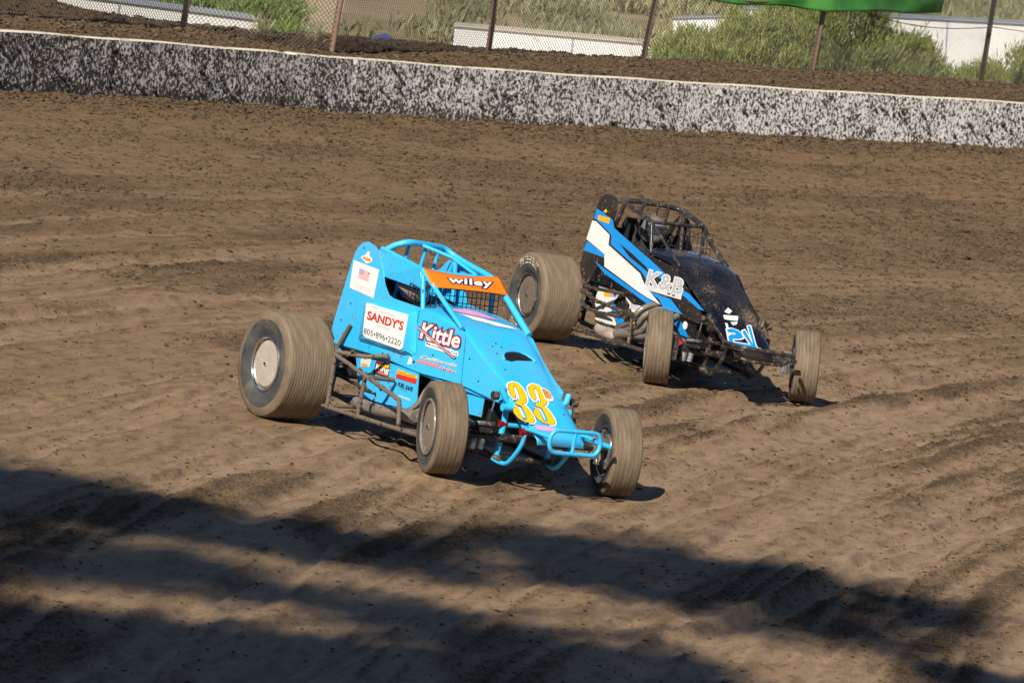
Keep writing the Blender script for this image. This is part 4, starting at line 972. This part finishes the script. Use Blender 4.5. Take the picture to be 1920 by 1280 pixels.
    for s in (-1, 1):
        tb('radius_rod', [(1.35, s*.36, .50), (2.22, s*.44, .41)], rad=.014, mat=M['silver'])
        tb('radius_rod', [(1.35, s*.36, .26), (2.22, s*.44, .30)], rad=.014, mat=M['darkmetal'])
        mb = MB(); mb.box((2.27, s*.60, .35), (.07, .05, .20)); mb.box((2.20, s*.56, .33), (.14, .03, .05)); mb.tube([(2.255, s*.58, .24), (2.255, s*.58, .45)], .02, 10)
        mb.build('steering_knuckle', M['silver'], car, bev=.008)
    tb('tie_rod', [(2.13, -.56, .33), (2.13, .57, .33)], rad=.012, mat=M['darkmetal'])
    tb('drag_link', [(1.2, .40, .60), (2.16, .58, .36)], rad=.012, mat=M['silver'])
    mb = MB(); mb.tube([(2.2, -.40, .42), (2.28, -.48, .44), (2.34, -.36, .45)], .022, 8, sub=3); mb.box((2.27, -.43, .40), (.16, .10, .035)); mb.tube([(2.24, -.46, .30), (2.24, -.46, .42)], .035, 12)
    mb.build('torsion_arm', M['darkmetal'], car, bev=.004)
    mb = MB()
    for yy_ in (-.43, -.5):
        mb.tube([(2.28, yy_, .25), (2.28, yy_+.01, .33)], .03, 10)
    mb.build('brake_caliper', M['silver'], car)
    # --- belly, engine, exhaust
    mb = MB(); mb.box((.92, 0, .175), (2.5, .50, .012)); mb.build('floor_pan', M['black'], car)
    mb = MB(); mb.box((1.38, 0, .48), (.56, .34, .34)); mb.box((1.38, -.2, .62), (.5, .13, .16), Matrix.Rotation(R_(35), 3, 'X')); mb.box((1.38, .2, .62), (.5, .13, .16), Matrix.Rotation(R_(-35), 3, 'X'))
    mb.tube([(1.66, -.10, .55), (1.72, -.10, .55)], .10, 16); mb.tube([(1.66, .12, .45), (1.72, .12, .45)], .07, 16)
    mb.build('engine', M['mudmetal'], car, bev=.012)
    mb = MB(); mb.box((1.95, 0, .46), (.05, .36, .30)); mb.build('radiator', M['black'], car, bev=.01)
    if idx == 0:
        mb = MB()
        for q in range(4):
            x = 1.30+.10*q; mb.tube([(x, -.24, .58), (x-.01, -.34, .52), (x-.05, -.39, .38), (x-.18, -.43, .28)], .021, 10, sub=4)
        mb.build('exhaust_header', M['mudmetal'], car)
        tb('exhaust_pipe', [(1.36, -.45, .31), (1.0, -.47, .27), (.75, -.46, .25), (.45, -.44, .24)], rad=.045, mat=M['mudmetal'], n=16, sub=4)
    else:
        mb = MB()
        for q in range(4):
            x = 1.18+.13*q; dz = .02*q
            mb.tube([(x+.1, -.26, .60), (x+.16, -.40, .62-dz), (x+.18, -.53, .56-dz), (x+.06, -.56, .42-dz), (x-.22, -.52, .33-dz*.3)], .028, 12, sub=5)
        mb.build('exhaust_header', M['mudmetal'], car)
        mb = MB(); mb.tube([(1.35, -.52, .335), (1.1, -.52, .30), (.98, -.52, .27)], [.05, .055], 16, sub=4); mb.build('exhaust_pipe', M['mudmetal'], car)
        mb = MB(); mb.lathe([(.03, -.2), (.062, -.19), (.07, -.16), (.07, .16), (.062, .19), (.035, .2)], 24, Matrix.Translation((.80, -.52, .245)) @ Matrix.Rotation(R_(-90), 4, 'Z') @ Matrix.Rotation(R_(-6), 4, 'X'))
        mb.build('muffler', dirty('muddy_muffler', (.42, .36, .32), dirt=(.2, .145, .1), amt=.5, scale=9, rough=.5, soft=.2), car)
    # rear axle, tail tank
    tb('rear_axle', [(0, -.80, .40), (0, .72, .39)], rad=.04, mat=M['darkmetal'], n=14)
    mb = MB(); mb.tube([(0, -.10, .40), (0, .12, .40)], [.13, .13], 16); mb.build('differential', M['mudmetal'], car)
    mb = MB(); mb.box((-.26, 0, .52), (.28, .44, .34)); mb.build('fuel_tank', M['black'], car, bev=.07)
    tb('rear_bumper', [(-.2, -.3, .3), (-.48, -.26, .32), (-.52, 0, .33), (-.48, .26, .32), (-.2, .3, .3)], rad=.017, sub=4)
    for s in (-1, 1):
        tb('rear_radius_rod', [(.0, s*.45, .40), (.9, s*.30, .30)], rad=.014, mat=M['darkmetal'])
    # --- roll cage
    Lr = [(.31, -.33, 1.42), (.36, -.28, 1.475), (.41, -.20, 1.515), (.39, -.1, 1.515), (.32, .1, 1.50), (.27, .22, 1.485), (.30, .28, 1.455), (.36, .305, 1.432), (.55, .31, 1.405), (.78, .315, 1.38), (.93, .318, 1.352), (1.06, .322, 1.29), (1.53, .325, 1.035)]
    if idx == 1:
        Lr = [(.24, -.33, 1.46), (.26, -.22, 1.475), (.26, 0, 1.475), (.25, .2, 1.465), (.29, .29, 1.45), (.45, .31, 1.425), (.62, .315, 1.39), (.76, .32, 1.352), (.90, .322, 1.26), (1.30, .335, 1.065)]
    tb('halo_tube', Lr, rad=.025, sub=3, n=12)
    ztop = 1.375 if idx == 0 else 1.362
    tb('right_top_rail', [(.27, -.33, 1.43 if idx == 0 else 1.46), (.91, -.335, ztop)], rad=.02)
    tb('right_pillar', [(.91, -.335, ztop), (1.59, -.315, 1.04)], rad=.019 if idx == 0 else .014)
    tb('right_upright', [(.93, -.335, ztop-.01), (1.04, -.345, 1.06)], rad=.019)
    xl = .90 if idx == 0 else .76
    tb('left_upright', [(xl, .318, 1.35), (xl+.05, .325, 1.04)], rad=.019)
    tb('rear_left_upright', [(.34, .30, 1.43), (.40, .32, .98)], rad=.019)
    for p in ([(.37, .0, 1.50), (.24, .0, .9)], [(.36, -.15, 1.50), (.25, -.15, 1.0)], [(.31, .15, 1.49), (.24, .15, 1.0)]): tb('headrest_post', p, rad=.015)
    tb('front_crossbar', [(.91, -.335, ztop-.005), (xl+.02, .318, 1.36)], rad=.018)
    tb('roof_brace', [(.40, -.15, 1.51), (.62, -.33, 1.395)] if idx == 1 else [(.38, -.05, 1.505), (.60, .1, 1.46), (.93, .15, 1.375)], rad=.015)
    # --- body panels
    B = M[bodym]
    tb('panel_bracket', [(.10, -.40, .79), (.045, -.405, .70), (.0, -.42, .60)], rad=.016, mat=M['mudtube'] if idx == 0 else M['darkmetal'])
    D_ = D
    key = 'panel33' if idx == 0 else 'panel21'
    sp = side_sheet('side_panel', D_[key], -1, B, car)
    lw = 'lower33' if idx == 0 else 'lower21'
    side_sheet('lower_panel', [(x, z) for x, z in D_[lw]], -.965, B, car)
    mir = [(x, z) for x, z in D_[key] if True]
    # the far side sheet, cut lower behind the driver
    lp = [(.02, 1.30), (-.08, 1.20), (-.19, .73), (-.13, .63), (.4, .655), (1.0, .65), (2.2, .59), (2.24, .725), (2.05, .79), (1.8, .9), (1.6, 1.02), (1.07, 1.08), (.5, 1.10), (.42, 1.2), (.38, 1.33), (.30, 1.385), (.12, 1.385)]
    side_sheet('side_panel', lp, 1, B, car)
    side_sheet('lower_panel', [(.2, .57), (1.15, .62), (1.18, .33), (.6, .28), (.2, .26)], .965, B, car)
    hood_shape(car, M[hoodm])
    # tail fairing between the two sides
    mb = MB(); v = []
    for s in (-1, 1): v += [(-.13, s*.37, .64), (-.19, s*.37, .74), (-.10, s*.37, 1.05), (-.03, s*.37, 1.18)]
    mb.add(v, [(0, 1, 5, 4), (1, 2, 6, 5), (2, 3, 7, 6)]); mb.build('tail_panel', B, car, sm=False)
    mb = MB(); mb.plate([(1.50, -.24, .30), (1.50, -.24, .62), (1.98, -.25, .63), (1.98, -.25, .36)], .006) if idx == 1 else mb.plate([(1.62, -.26, .42), (1.62, -.26, .56), (1.96, -.25, .60), (1.96, -.25, .44)], .006)
    mb.build('front_side_panel', B, car, sm=False)
    # cockpit inside
    mb = MB()
    mb.box((.14, 0, .72), (.07, .46, .72), Matrix.Rotation(R_(-12), 3, 'Y')); mb.box((.42, 0, .40), (.5, .46, .07)); mb.box((.28, -.24, .62), (.36, .04, .42)); mb.box((.28, .24, .62), (.36, .04, .42))
    mb.box((.12, -.17, 1.15), (.16, .03, .22)); mb.box((.12, .17, 1.15), (.16, .03, .22)); mb.box((.06, 0, 1.17), (.04, .34, .26))
    mb.build('seat', M['seat'], car, bev=.018)
    mb = MB(); mb.tube([(.78+.05*math.sin(t)*0-.06*math.sin(t), .19*math.cos(t), .99+.15*math.sin(t)) for t in np.linspace(0, 2*math.pi, 33)[:-1]], .013, 8, closed=True)
    mb.tube([(.78, -.19, .99), (.78, .19, .99)], .01, 6); mb.tube([(.78, 0, .99), (1.2, 0, .86)], .014, 8); mb.build('steering_wheel', M['black'], car)
    mb = MB(); mb.box((1.02, 0, .98), (.03, .60, .16)); mb.build('dashboard', M['black'], car, bev=.01)
    # nerf bar on the right
    if idx == 0:
        paths = [[(.33, -.67, .175), (1.80, -.68, .235)], [(.40, -.67, .61), (.41, -.67, .19)], [(.90, -.67, .505), (.88, -.67, .205)],
                 [(.30, -.67, .605), (.90, -.67, .515), (1.36, -.67, .45), (1.43, -.67, .435), (1.46, -.67, .40), (1.50, -.67, .215)],
                 [(.31, -.67, .60), (.62, -.52, .625), (.74, -.40, .665)], [(.90, -.67, .51), (.88, -.40, .50)], [(1.5, -.67, .22), (1.45, -.34, .2)], [(.42, -.67, .19), (.4, -.33, .2)], [(.74, -.42, .66), (.72, -.33, .62)]]
    else:
        paths = [[(.21, -.67, .195), (1.88, -.67, .245)], [(.21, -.67, .605), (.76, -.40, .63)], [(.21, -.67, .60), (.75, -.67, .53), (1.36, -.62, .51), (1.45, -.60, .47)],
                 [(.50, -.67, .44), (.80, -.67, .43), (1.30, -.60, .47)], [(.21, -.67, .60), (.5, -.67, .44)], [(.9, -.67, .43), (.88, -.34, .5)], [(1.5, -.66, .24), (1.35, -.6, .5)], [(1.2, -.67, .24), (1.1, -.33, .2)], [(.42, -.67, .2), (.4, -.33, .2)]]
    mb = MB()
    for p in paths: mb.tube(p, .0175, 10)
    nb = mb.build('nerf_bar', M[nerfm], car)
    P = []; Sz = []
    for p in paths:
        for a_, b_ in zip(p[:-1], p[1:]):
            L_ = (Vector(b_)-Vector(a_)).length
            for _ in range(int(L_*70)):
                q = Vector(a_).lerp(Vector(b_), rng.random())+Vector(rng.normal(size=3)*.011); P.append(tuple(q)); Sz.append(.010+.022*rng.random()**2.5)
    tag(link('stuck_mud', clod_mesh('stuck_mud', np.array(P), np.array(Sz), 40+idx, 1.), M['clod'], nb), kind='stuff')
    mb = MB(); mb.tube([(.5, .33, .2), (.6, .62, .24), (1.3, .62, .24), (1.5, .33, .2)], .017, 10, sub=3); mb.build('nerf_bar', M[nerfm], car)
    return car, sp

car1, sp1 = sprint_car(0, 'bluetube', 'blue', 'blue', 'mudtube', 'rimdust', 'sky blue sprint race car numbered 33 with orange visor strip, nearer of the two cars')
car2, sp2 = sprint_car(1, 'blacktube', 'blackbody', 'hood21', 'blacktube', 'rimdark', 'mud spattered black, white and blue sprint race car numbered 21, farther of the two')

# --- car 33 details
c = car1
mb = MB(); mb.plate([(.29, -.374, 1.425), (.91, -.36, 1.388), (.935, -.33, 1.225), (.42, -.372, 1.235)], .005); mb.build('head_panel', M['blue'], c, sm=False)
mb = MB(); mb.plate([(.36, .365, 1.395), (.90, .335, 1.35), (.92, .335, 1.24), (.42, .365, 1.24)], .005); mb.build('head_panel', M['blue'], c, sm=False)
mb = MB(); mb.plate([(.50, .349, 1.37), (.74, .336, 1.352), (.74, .336, 1.27), (.50, .349, 1.27)], .002); mb.build('sticker', M['white'], c, sm=False)
# raised elbow box under the big sticker
mb = MB(); q0 = [(.235, 1.01), (1.02, 1.065), (1.09, .735), (.96, .715), (.225, .69)]; q1 = [(.30, .995), (.985, 1.035), (1.0, .765), (.95, .745), (.31, .735)]
mb.add([(x, -w_(x)-.0035, z) for x, z in q0]+[(x, -.425, z) for x, z in q1], [(5, 6, 7, 8, 9)]+[(i, (i+1) % 5, (i+1) % 5+5, i+5) for i in range(5)])
mb.build('elbow_box', M['blue'], c, bev=.012)
BOX = lambda off: (lambda x, z: Vector((x, -.425-off, z)))
poly('sticker', c, D['plate33'], BOX(.003), M['plate'], cuts=(), label='white sponsor sticker')
text('lettering', c, 'SANDY\'S', D['SANDY'], BOX, [M['red']], [0], bold=.035, cuts=(), lift0=.002)
text('lettering', c, '805\u2022896\u20222220', D['phone'], BOX, [M['black']], [0], bold=-.004, cuts=(), lift0=.002)
for q in range(3):
    x0, x1, z0 = ((.40, .52, .985), (.55, .78, .972), (.52, .74, .858))[q]
    poly('small_print', c, [(x0, z0), (x1, z0+.006), (x1, z0+.02), (x0, z0+.014)], BOX(.005), M['palegrey'], cuts=())
text('lettering', c, 'Kittle', D['Kittle'], SIDE, [M['navy'], M['red'], M['white']], [.085, .05, .01], bold=.01, lift=.001)
poly('slash', c, D['slash2'], SIDE(.0065), M['navy']); poly('slash', c, D['slash'], SIDE(.0075), M['salmon'])
poly('sticker', c, D['motorback'], SIDE(.003), M['white'])
text('lettering', c, 'Motorsports', D['Motor'], SIDE, [M['black']], [0], bold=.012, lift0=.0015)
text('lettering', c, 'California', D['Calif'], SIDE, [M['white'], M['grey']], [.04, 0], shear=.3)
poly('stripe', c, D['redbar'], SIDE(.003), M['pinkred'])
text('lettering', c, 'Sales', D['Sales'], SIDE, [M['white'], M['red']], [.045, 0], shear=.3, bold=.01)
poly('sticker', c, D['fig'], SIDE(.003), M['white'])
poly('flag_sticker', c, D['flagcard'], SIDE(.003), M['plate'], label='white sticker with a faded striped flag')
fx = D['flag']; A = np.array(fx[0]); Bx = np.array(fx[1])-A; Tz = np.array(fx[2])-A
def fq(u0, u1, v0, v1): return [tuple(A+Bx*u+Tz*v) for u, v in ((u0, v0), (u1, v0), (u1, v1), (u0, v1))]
for i in range(7): poly('flag_stripe', c, fq(0, 1, i/6.5, i/6.5+.075), SIDE(.0045), M['pinkred'], cuts=())
poly('flag_canton', c, fq(0, .42, .52, 1.07), SIDE(.0056), M['lilac'], cuts=())
for i in range(3): poly('small_print', c, [(.03+.02*i, 1.10-.018*i), (.29, 1.10-.018*i), (.29, 1.107-.018*i), (.03+.02*i, 1.107-.018*i)], SIDE(.0045), M['palegrey'], cuts=())
poly('sticker', c, D['eagle'], SIDE(.003), M['white'], cuts=()); poly('sticker_print', c, D['eagle_o'], SIDE(.0045), M['orange2'], cuts=())
LOW = lambda off: (lambda x, z: Vector((x, -.965*w_(x)-off, z)))
poly('sticker', c, D['stk1'], LOW(.003), M['palegrey']); poly('sticker_print', c, D['stk1o'], LOW(.0045), M['orange2'])
poly('sticker', c, D['king_b'], LOW(.003), M['brownline'], label='dark sticker reading King with a yellow crown')
text('lettering', c, 'King', D['king'], LOW, [M['white']], [0], bold=.03, lift0=.0015)
poly('stripe', c, D['king_red'], LOW(.006), M['pinkred']); poly('crown', c, D['crown'], LOW(.007), M['yellow'])
poly('sticker', c, D['out_y'], LOW(.003), M['yellow']); poly('sticker', c, D['out_r'], LOW(.0032), M['red'])
text('lettering', c, 'OUTLAWS', D['out_t'], LOW, [M['red']], [0], bold=.01, lift0=.0015)
text('lettering', c, 'FUEL SAFE', D['fuel'], LOW, [M['black']], [0], bold=.03)
text('lettering', c, 'Racing Cells', D['fuel2'], LOW, [M['navy']], [0])
text('lettering', c, 'SUSPENSION', D['white2'], LOW, [M['white']], [0], bold=.02)
poly('drain_hole', c, D['hole'], LOW(.003), M['black'])
# bolts on the panels
for x, z in ((1.08, .685), (.9, .69), (.62, .665), (-.08, .8), (.25, .72), (.02, .95), (.08, 1.40), (.22, 1.22), (1.3, .78), (1.9, .70), (2.1, .66), (1.75, .84)):
    mb = MB(); mb.tube([(x, -w_(x)+.002, z), (x, -w_(x)-.006, z)], .010 if x == 1.08 else .0065, 8); mb.build('bolt', M['darkmetal'], c)
# seams between the sheets
for q in ([(1.028, .655), (1.033, .655), (1.042, 1.075), (1.037, 1.075)], [(.40, .66), (.405, .66), (.405, .69), (.40, .69)], [(1.70, .625), (1.704, .625), (1.66, .985), (1.656, .985)]): poly('seam', c, q, SIDE(.002), M['navy'])
# hood graphics
for nm in ('three_a', 'three_b'):
    poly('number_outline', c, D[nm], HOOD(.003), M['white'], offset=.0165, cuts=())
    poly('number_outline', c, D[nm], HOOD(.0042), M['brownline'], offset=.0042, cuts=())
    poly('number', c, D[nm], HOOD(.0054), M['yellow'], cuts=(), label='yellow racing number digit 3')
Rq = D['R']
text('number_letter', c, 'B', [(2.285, .082), (2.295, .125), (2.195, .098)], HOOD, [M['white'], M['brownline'], M['orange2']], [.2, .09, .02], bold=.02, lift=.0012, cuts=(), lift0=.003)
poly('nose_stripe', c, [(2.60, -.19), (2.60, -.10), (2.625, .06), (2.645, .05), (2.645, -.18)], HOOD(.003), M['pink'], cuts=())
COWL = lambda off: (lambda x, y: Vector((x, y, float(hz_(x)+.03*sst(1.75, 1.0, x)*(1-.2*min(1, abs(y)/.18)) + off))))
CC = (1.1, 1.2, 1.3, 1.38, 1.45, 1.5, 1.53)
poly('cowl_stripe', c, [(1.16, -.20), (1.12, .0), (1.20, .10), (1.34, .14), (1.32, .02), (1.24, -.12)], COWL(.006), M['pink'], cuts=CC)
poly('cowl_stripe', c, [(1.26, -.17), (1.34, .0), (1.46, .20), (1.50, .235), (1.475, .05), (1.40, -.10)], COWL(.006), M['white'], cuts=CC)
poly('air_scoop_opening', c, [(1.88, -.075), (1.835, -.06), (1.80, -.02), (1.785, .04), (1.785, .10), (1.81, .145), (1.86, .185), (1.87, .11), (1.875, .03), (1.895, -.03)], HOOD(.004), M['black'], cuts=(), label='dark oval air opening in the hood')
mb = MB(); mb.tube([HOOD(.004)(x, y) for x, y in ((1.89, -.085), (1.84, -.075), (1.795, -.03), (1.775, .04), (1.775, .11), (1.81, .16), (1.87, .20))], .009, 8, sub=4); mb.build('scoop_lip', M['blue'], c)
for x, y in ((1.74, -.12), (1.74, -.04), (1.82, -.12), (1.82, -.05), (1.70, -.07), (2.0, -.14), (2.45, .15)):
    mb = MB(); p = HOOD(0)(x, y); mb.tube([p, p+Vector((.002, 0, .006))], .006, 8); mb.build('fastener', M['darkmetal'], c)
# orange visor strip
def VIS(u, v, off=0):                               # u -1..1 across, v 0 top..1 bottom
    dip = .024*(1-u*u)
    return Vector((.925+.19*v+.02+off*.5+.02*(1-u*u), .345*u-.005, 1.395-dip*(1-v)-.118*v+.012*(1-u*u)*v+off*.8))
mb = MB(); nu = 24; nv = 6
mb.add([VIS(-1+2*i/nu, j/nv) for j in range(nv+1) for i in range(nu+1)], [(j*(nu+1)+i, j*(nu+1)+i+1, (j+1)*(nu+1)+i+1, (j+1)*(nu+1)+i) for j in range(nv) for i in range(nu)])
vz = mb.build('visor_strip', M['orange'], c); s = vz.modifiers.new('t', 'SOLIDIFY'); s.thickness = .005; vz['label'] = 'orange strip across the front of the roll cage'
text('lettering', c, 'wiley', [(-.50, .80), (.66, .80), (-.46, .22)], lambda off: (lambda u, v: VIS(u, v, off)), [M['navy'], M['white']], [.07, .0], bold=.03, shear=.25, cuts=(), lift=.002, space=1.1)
mb = MB(); grid_lines(mb, lambda u, v: Vector((1.03+.02*v-.0*u, -.33+.645*u, 1.265-.20*v)), 16, 4)
grid_lines(mb, lambda u, v: Vector((.80+.2*u, -.352, 1.25-.02*u-.13*v)), 4, 3); mb.build('rock_screen', M['black'], c)
# small fittings seen through the cockpit
mb = MB(); mb.tube([(.52, -.30, 1.20), (.80, -.30, 1.135)], .012, 8); mb.box((.66, -.27, 1.17), (.30, .05, .05), Matrix.Rotation(R_(13), 3, 'Y')); mb.build('mirror_arm', M['mudmetal'], c, bev=.005)
mb = MB(); mb.box((.5, -.12, 1.19), (.14, .08, .05)); mb.build('belt', M['belt'], c, bev=.01)

# --- car 21 details
c = car2
poly('graphic', c, D['b21a'], SIDE(.003), M['blue2'], label='blue slash graphic'); poly('graphic', c, D['k21a'], SIDE(.0045), M['black'])
poly('graphic', c, D['w21'], SIDE(.0045), M['plate'], label='white lightning graphic'); poly('graphic', c, D['b21b'], SIDE(.003), M['blue2'])
poly('graphic', c, D['b21c'], SIDE(.003), M['blue2']); poly('graphic', c, D['b21d'], SIDE(.003), M['blue2']); poly('graphic', c, D['b21e'], SIDE(.003), M['blue2'])
poly('sticker', c, D['y21'], SIDE(.0045), M['amber'], cuts=()); poly('sticker', c, D['y21b'], SIDE(.0045), M['yellow'], cuts=())
kq = D['KB']
poly('lettering_bar', c, [(1.08, .735), (1.715, .745), (1.72, .805), (1.085, .785)], SIDE(.006), M['palegrey'])
text('lettering', c, 'K&B', [(1.10, .775), (1.71, .785), (1.12, .925)], SIDE, [M['white'], M['grey']], [.04, .0], bold=.025, lift=.0015, lift0=.004, space=1.06)
for q in range(2): poly('lettering_slot', c, [(1.48+.08*q, .757), (1.53+.08*q, .759), (1.53+.08*q, .771), (1.48+.08*q, .769)], SIDE(.0075), M['black'])
poly('graphic', c, D['lw21'], LOW(.003), M['plate']); poly('graphic', c, D['lb21'], LOW(.003), M['blue2']); poly('graphic', c, D['la21'], LOW(.003), M['plate'])
poly('sticker', c, [(.27, .585), (.42, .60), (.42, .55), (.30, .535)], LOW(.0045), M['amber']); poly('sticker', c, [(.42, .60), (.59, .61), (.54, .56), (.42, .555)], LOW(.0045), M['lilac'])
for q in range(3): poly('small_print', c, [(.86, .52+.015*q), (1.02, .525+.015*q), (1.02, .531+.015*q), (.86, .526+.015*q)], LOW(.0045), M['lilac'])
circ = lambda x, z, r, k=1.: [(x+r*math.cos(t), z+k*r*math.sin(t)) for t in np.linspace(0, 2*math.pi, 25)[:-1]]
poly('round_sticker', c, circ(.955, .385, .075, .62), LOW(.003), M['orange']); poly('shell_emblem', c, circ(.955, .388, .055, .62), LOW(.0045), M['yellow'])
poly('number', c, D['two'], HOOD(.003), M['white'], offset=.012, cuts=(), label='white outlined blue racing number digit 2'); poly('number', c, D['two'], HOOD(.0045), M['blue2'], offset=-.001, cuts=())
poly('number', c, D['one'], HOOD(.0035), M['white'], offset=.010, cuts=()); poly('number', c, D['one'], HOOD(.005), M['blue2'], offset=-.002, cuts=())
for nm in ('flick', 'foot', 'logo1', 'logo2', 'logo3'): poly('hood_marking', c, D[nm], HOOD(.0032), M['white'], cuts=())
FP = lambda off: (lambda x, z: Vector((x, -.245-.01*(x-1.5)/.48-off, z)))
poly('graphic', c, [(1.55, .50), (1.66, .56), (1.90, .42), (1.72, .42)], FP(.006), M['blue2'], cuts=())
poly('round_sticker', c, circ(1.78, .52, .05, .75), FP(.008), M['white'], cuts=()); poly('sticker', c, [(1.56, .37), (1.63, .40), (1.70, .38), (1.83, .36), (1.72, .32), (1.56, .33)], FP(.006), M['red'], cuts=())
mb = MB(); grid_lines(mb, lambda u, v: Vector((.98, -.05+.36*u, 1.32-.24*v)), 7, 5, .0028); mb.build('rock_screen', M['black'], c)

# worn cream lettering on the outer sidewall of the right rear tyre
for ch in car2.children:
    if ch.name.startswith('rear_wheel') and ch.matrix_local.translation.y < 0:
        for q, (a0, a1) in enumerate(((58, 82), (86, 108), (112, 128), (232, 262))):
            mb = MB(); N_ = 8
            for (r0, r1) in ((.30, .318), (.33, .345), (.355, .37)):
                v = []
                for i in range(N_+1):
                    t = R_(a0+(a1-a0)*i/N_)
                    for rr_ in (r0, r1): v.append((rr_*math.cos(t), -.2165-.002, rr_*math.sin(t)))
                mb.add(v, [(2*i, 2*i+1, 2*i+3, 2*i+2) for i in range(N_)])
            mb.build('sidewall_lettering', M['cream'], ch, sm=False)
# ---------------------------------------------------------------- drivers
def driver(car_i, helm, label, dx=0):
    X, Y, a, _, _ = CARS[car_i]
    root = empty('person', (X, Y, 0), a); tag(root, label, 'person')
    chain = {'pelvis': (.30, 0, .50, .15, .13), 'waist': (.26, 0, .66, .145, .115), 'chest': (.22, 0, .86, .175, .125), 'neckb': (.24, 0, 1.0, .085, .08), 'neck': (.26, 0, 1.07, .065, .065), 'head': (.26, 0, 1.13, .08, .09),
             'shR': (.24, -.19, .96, .075, .075), 'elR': (.42, -.27, .80, .055, .055), 'wrR': (.68, -.20, .97, .036, .036), 'paR': (.745, -.195, 1.0, .042, .03),
             'shL': (.24, .19, .96, .075, .075), 'elL': (.42, .27, .80, .055, .055), 'wrL': (.68, .20, .97, .036, .036), 'paL': (.745, .195, 1.0, .042, .03),
             'hiR': (.42, -.11, .48, .095, .09), 'knR': (.86, -.14, .62, .065, .065), 'anR': (1.2, -.13, .32, .045, .045), 'toR': (1.32, -.13, .36, .04, .035),
             'hiL': (.42, .11, .48, .095, .09), 'knL': (.86, .14, .62, .065, .065), 'anL': (1.2, .13, .32, .045, .045), 'toL': (1.32, .13, .36, .04, .035)}
    ed = [('pelvis', 'waist'), ('waist', 'chest'), ('chest', 'neckb'), ('neckb', 'neck'), ('neck', 'head'), ('chest', 'shR'), ('shR', 'elR'), ('elR', 'wrR'), ('wrR', 'paR'), ('chest', 'shL'), ('shL', 'elL'), ('elL', 'wrL'), ('wrL', 'paL'),
          ('pelvis', 'hiR'), ('hiR', 'knR'), ('knR', 'anR'), ('anR', 'toR'), ('pelvis', 'hiL'), ('hiL', 'knL'), ('knL', 'anL'), ('anL', 'toL')]
    for s, n in ((-1, 'R'), (1, 'L')):
        for q in range(4):                          # fingers curl round the wheel rim
            yy = s*(.175+.0); zb = 1.025-.022*q
            ln = (.9, 1, .95, .8)[q]
            chain[f'f{q}a{n}'] = (.775, s*.205, zb, .0095, .0095); chain[f'f{q}b{n}'] = (.80*1, s*.19*1.0-s*.012*ln, zb, .009, .009); chain[f'f{q}c{n}'] = (.785, s*.165, zb-.004, .008, .008)
            ed += [('pa'+n, f'f{q}a{n}'), (f'f{q}a{n}', f'f{q}b{n}'), (f'f{q}b{n}', f'f{q}c{n}')]
        chain['th'+n] = (.755, s*.165, 1.03, .011, .011); ed.append(('pa'+n, 'th'+n))
    nm = list(chain); bm = bmesh.new(); sk = bm.verts.layers.skin.verify(); vs = {}
    for n in nm:
        p = chain[n]; v = bm.verts.new(p[:3]); v[sk].radius = p[3:5]; vs[n] = v
        if n == 'pelvis': v[sk].use_root = True
    for a_, b_ in ed: bm.edges.new((vs[a_], vs[b_]))
    me = bpy.data.meshes.new('body'); bm.to_mesh(me); bm.free()
    o = link('body', me, M['cloth'], root); o.modifiers.new('s', 'SKIN').use_smooth_shade = True
    sb = o.modifiers.new('ss', 'SUBSURF'); sb.levels = 1; sb.render_levels = 2
    # helmet: shell with chin bar and a visor opening
    H = MB(); cen = Vector((.28+dx, 0, 1.175+(.05 if dx else 0))); nu, nv = 32, 20; vs_ = []; fs = []
    for j in range(nv+1):
        ph = math.pi*j/nv
        for i in range(nu):
            th = 2*math.pi*i/nu; x = math.sin(ph)*math.cos(th); y = math.sin(ph)*math.sin(th); z = math.cos(ph)
            k = 1+.10*max(0, x)*max(0, -z)
            zz = z*.145 if z > -.75 else -.109+(z+.75)*.05
            vs_.append(cen+Vector((x*.145*k, y*.122, zz)))
    for j in range(nv):
        for i in range(nu):
            fs.append((j*nu+i, j*nu+(i+1) % nu, (j+1)*nu+(i+1) % nu, (j+1)*nu+i))
    H.add(vs_, fs); h = H.build('helmet', helm, root, ang=70)
    V = MB(); vs_ = []
    for j in range(7):
        ph = R_(66+34*j/6)
        for i in range(17):
            th = R_(-72+144*i/16); vs_.append(cen+Vector((math.sin(ph)*math.cos(th)*.149, math.sin(ph)*math.sin(th)*.126, math.cos(ph)*.149)))
    V.add(vs_, [(j*17+i, j*17+i+1, (j+1)*17+i+1, (j+1)*17+i) for j in range(6) for i in range(16)])
    V.build('helmet_visor', M['visor'], h)
    B = MB()
    for s in (-1, 1): B.tube([(.18, s*.10, 1.04), (.30, s*.10, .98), (.36, s*.07, .78), (.38, s*.03, .62)], .022, 6, sub=3)
    B.build('harness', M['belt'], root)
    return root
driver(0, M['helmetw'], 'driver seated low behind the orange strip of the sky blue car')
driver(1, M['helmetb'], 'driver in dark helmet seated inside the cage of the black, white and blue car', .08)
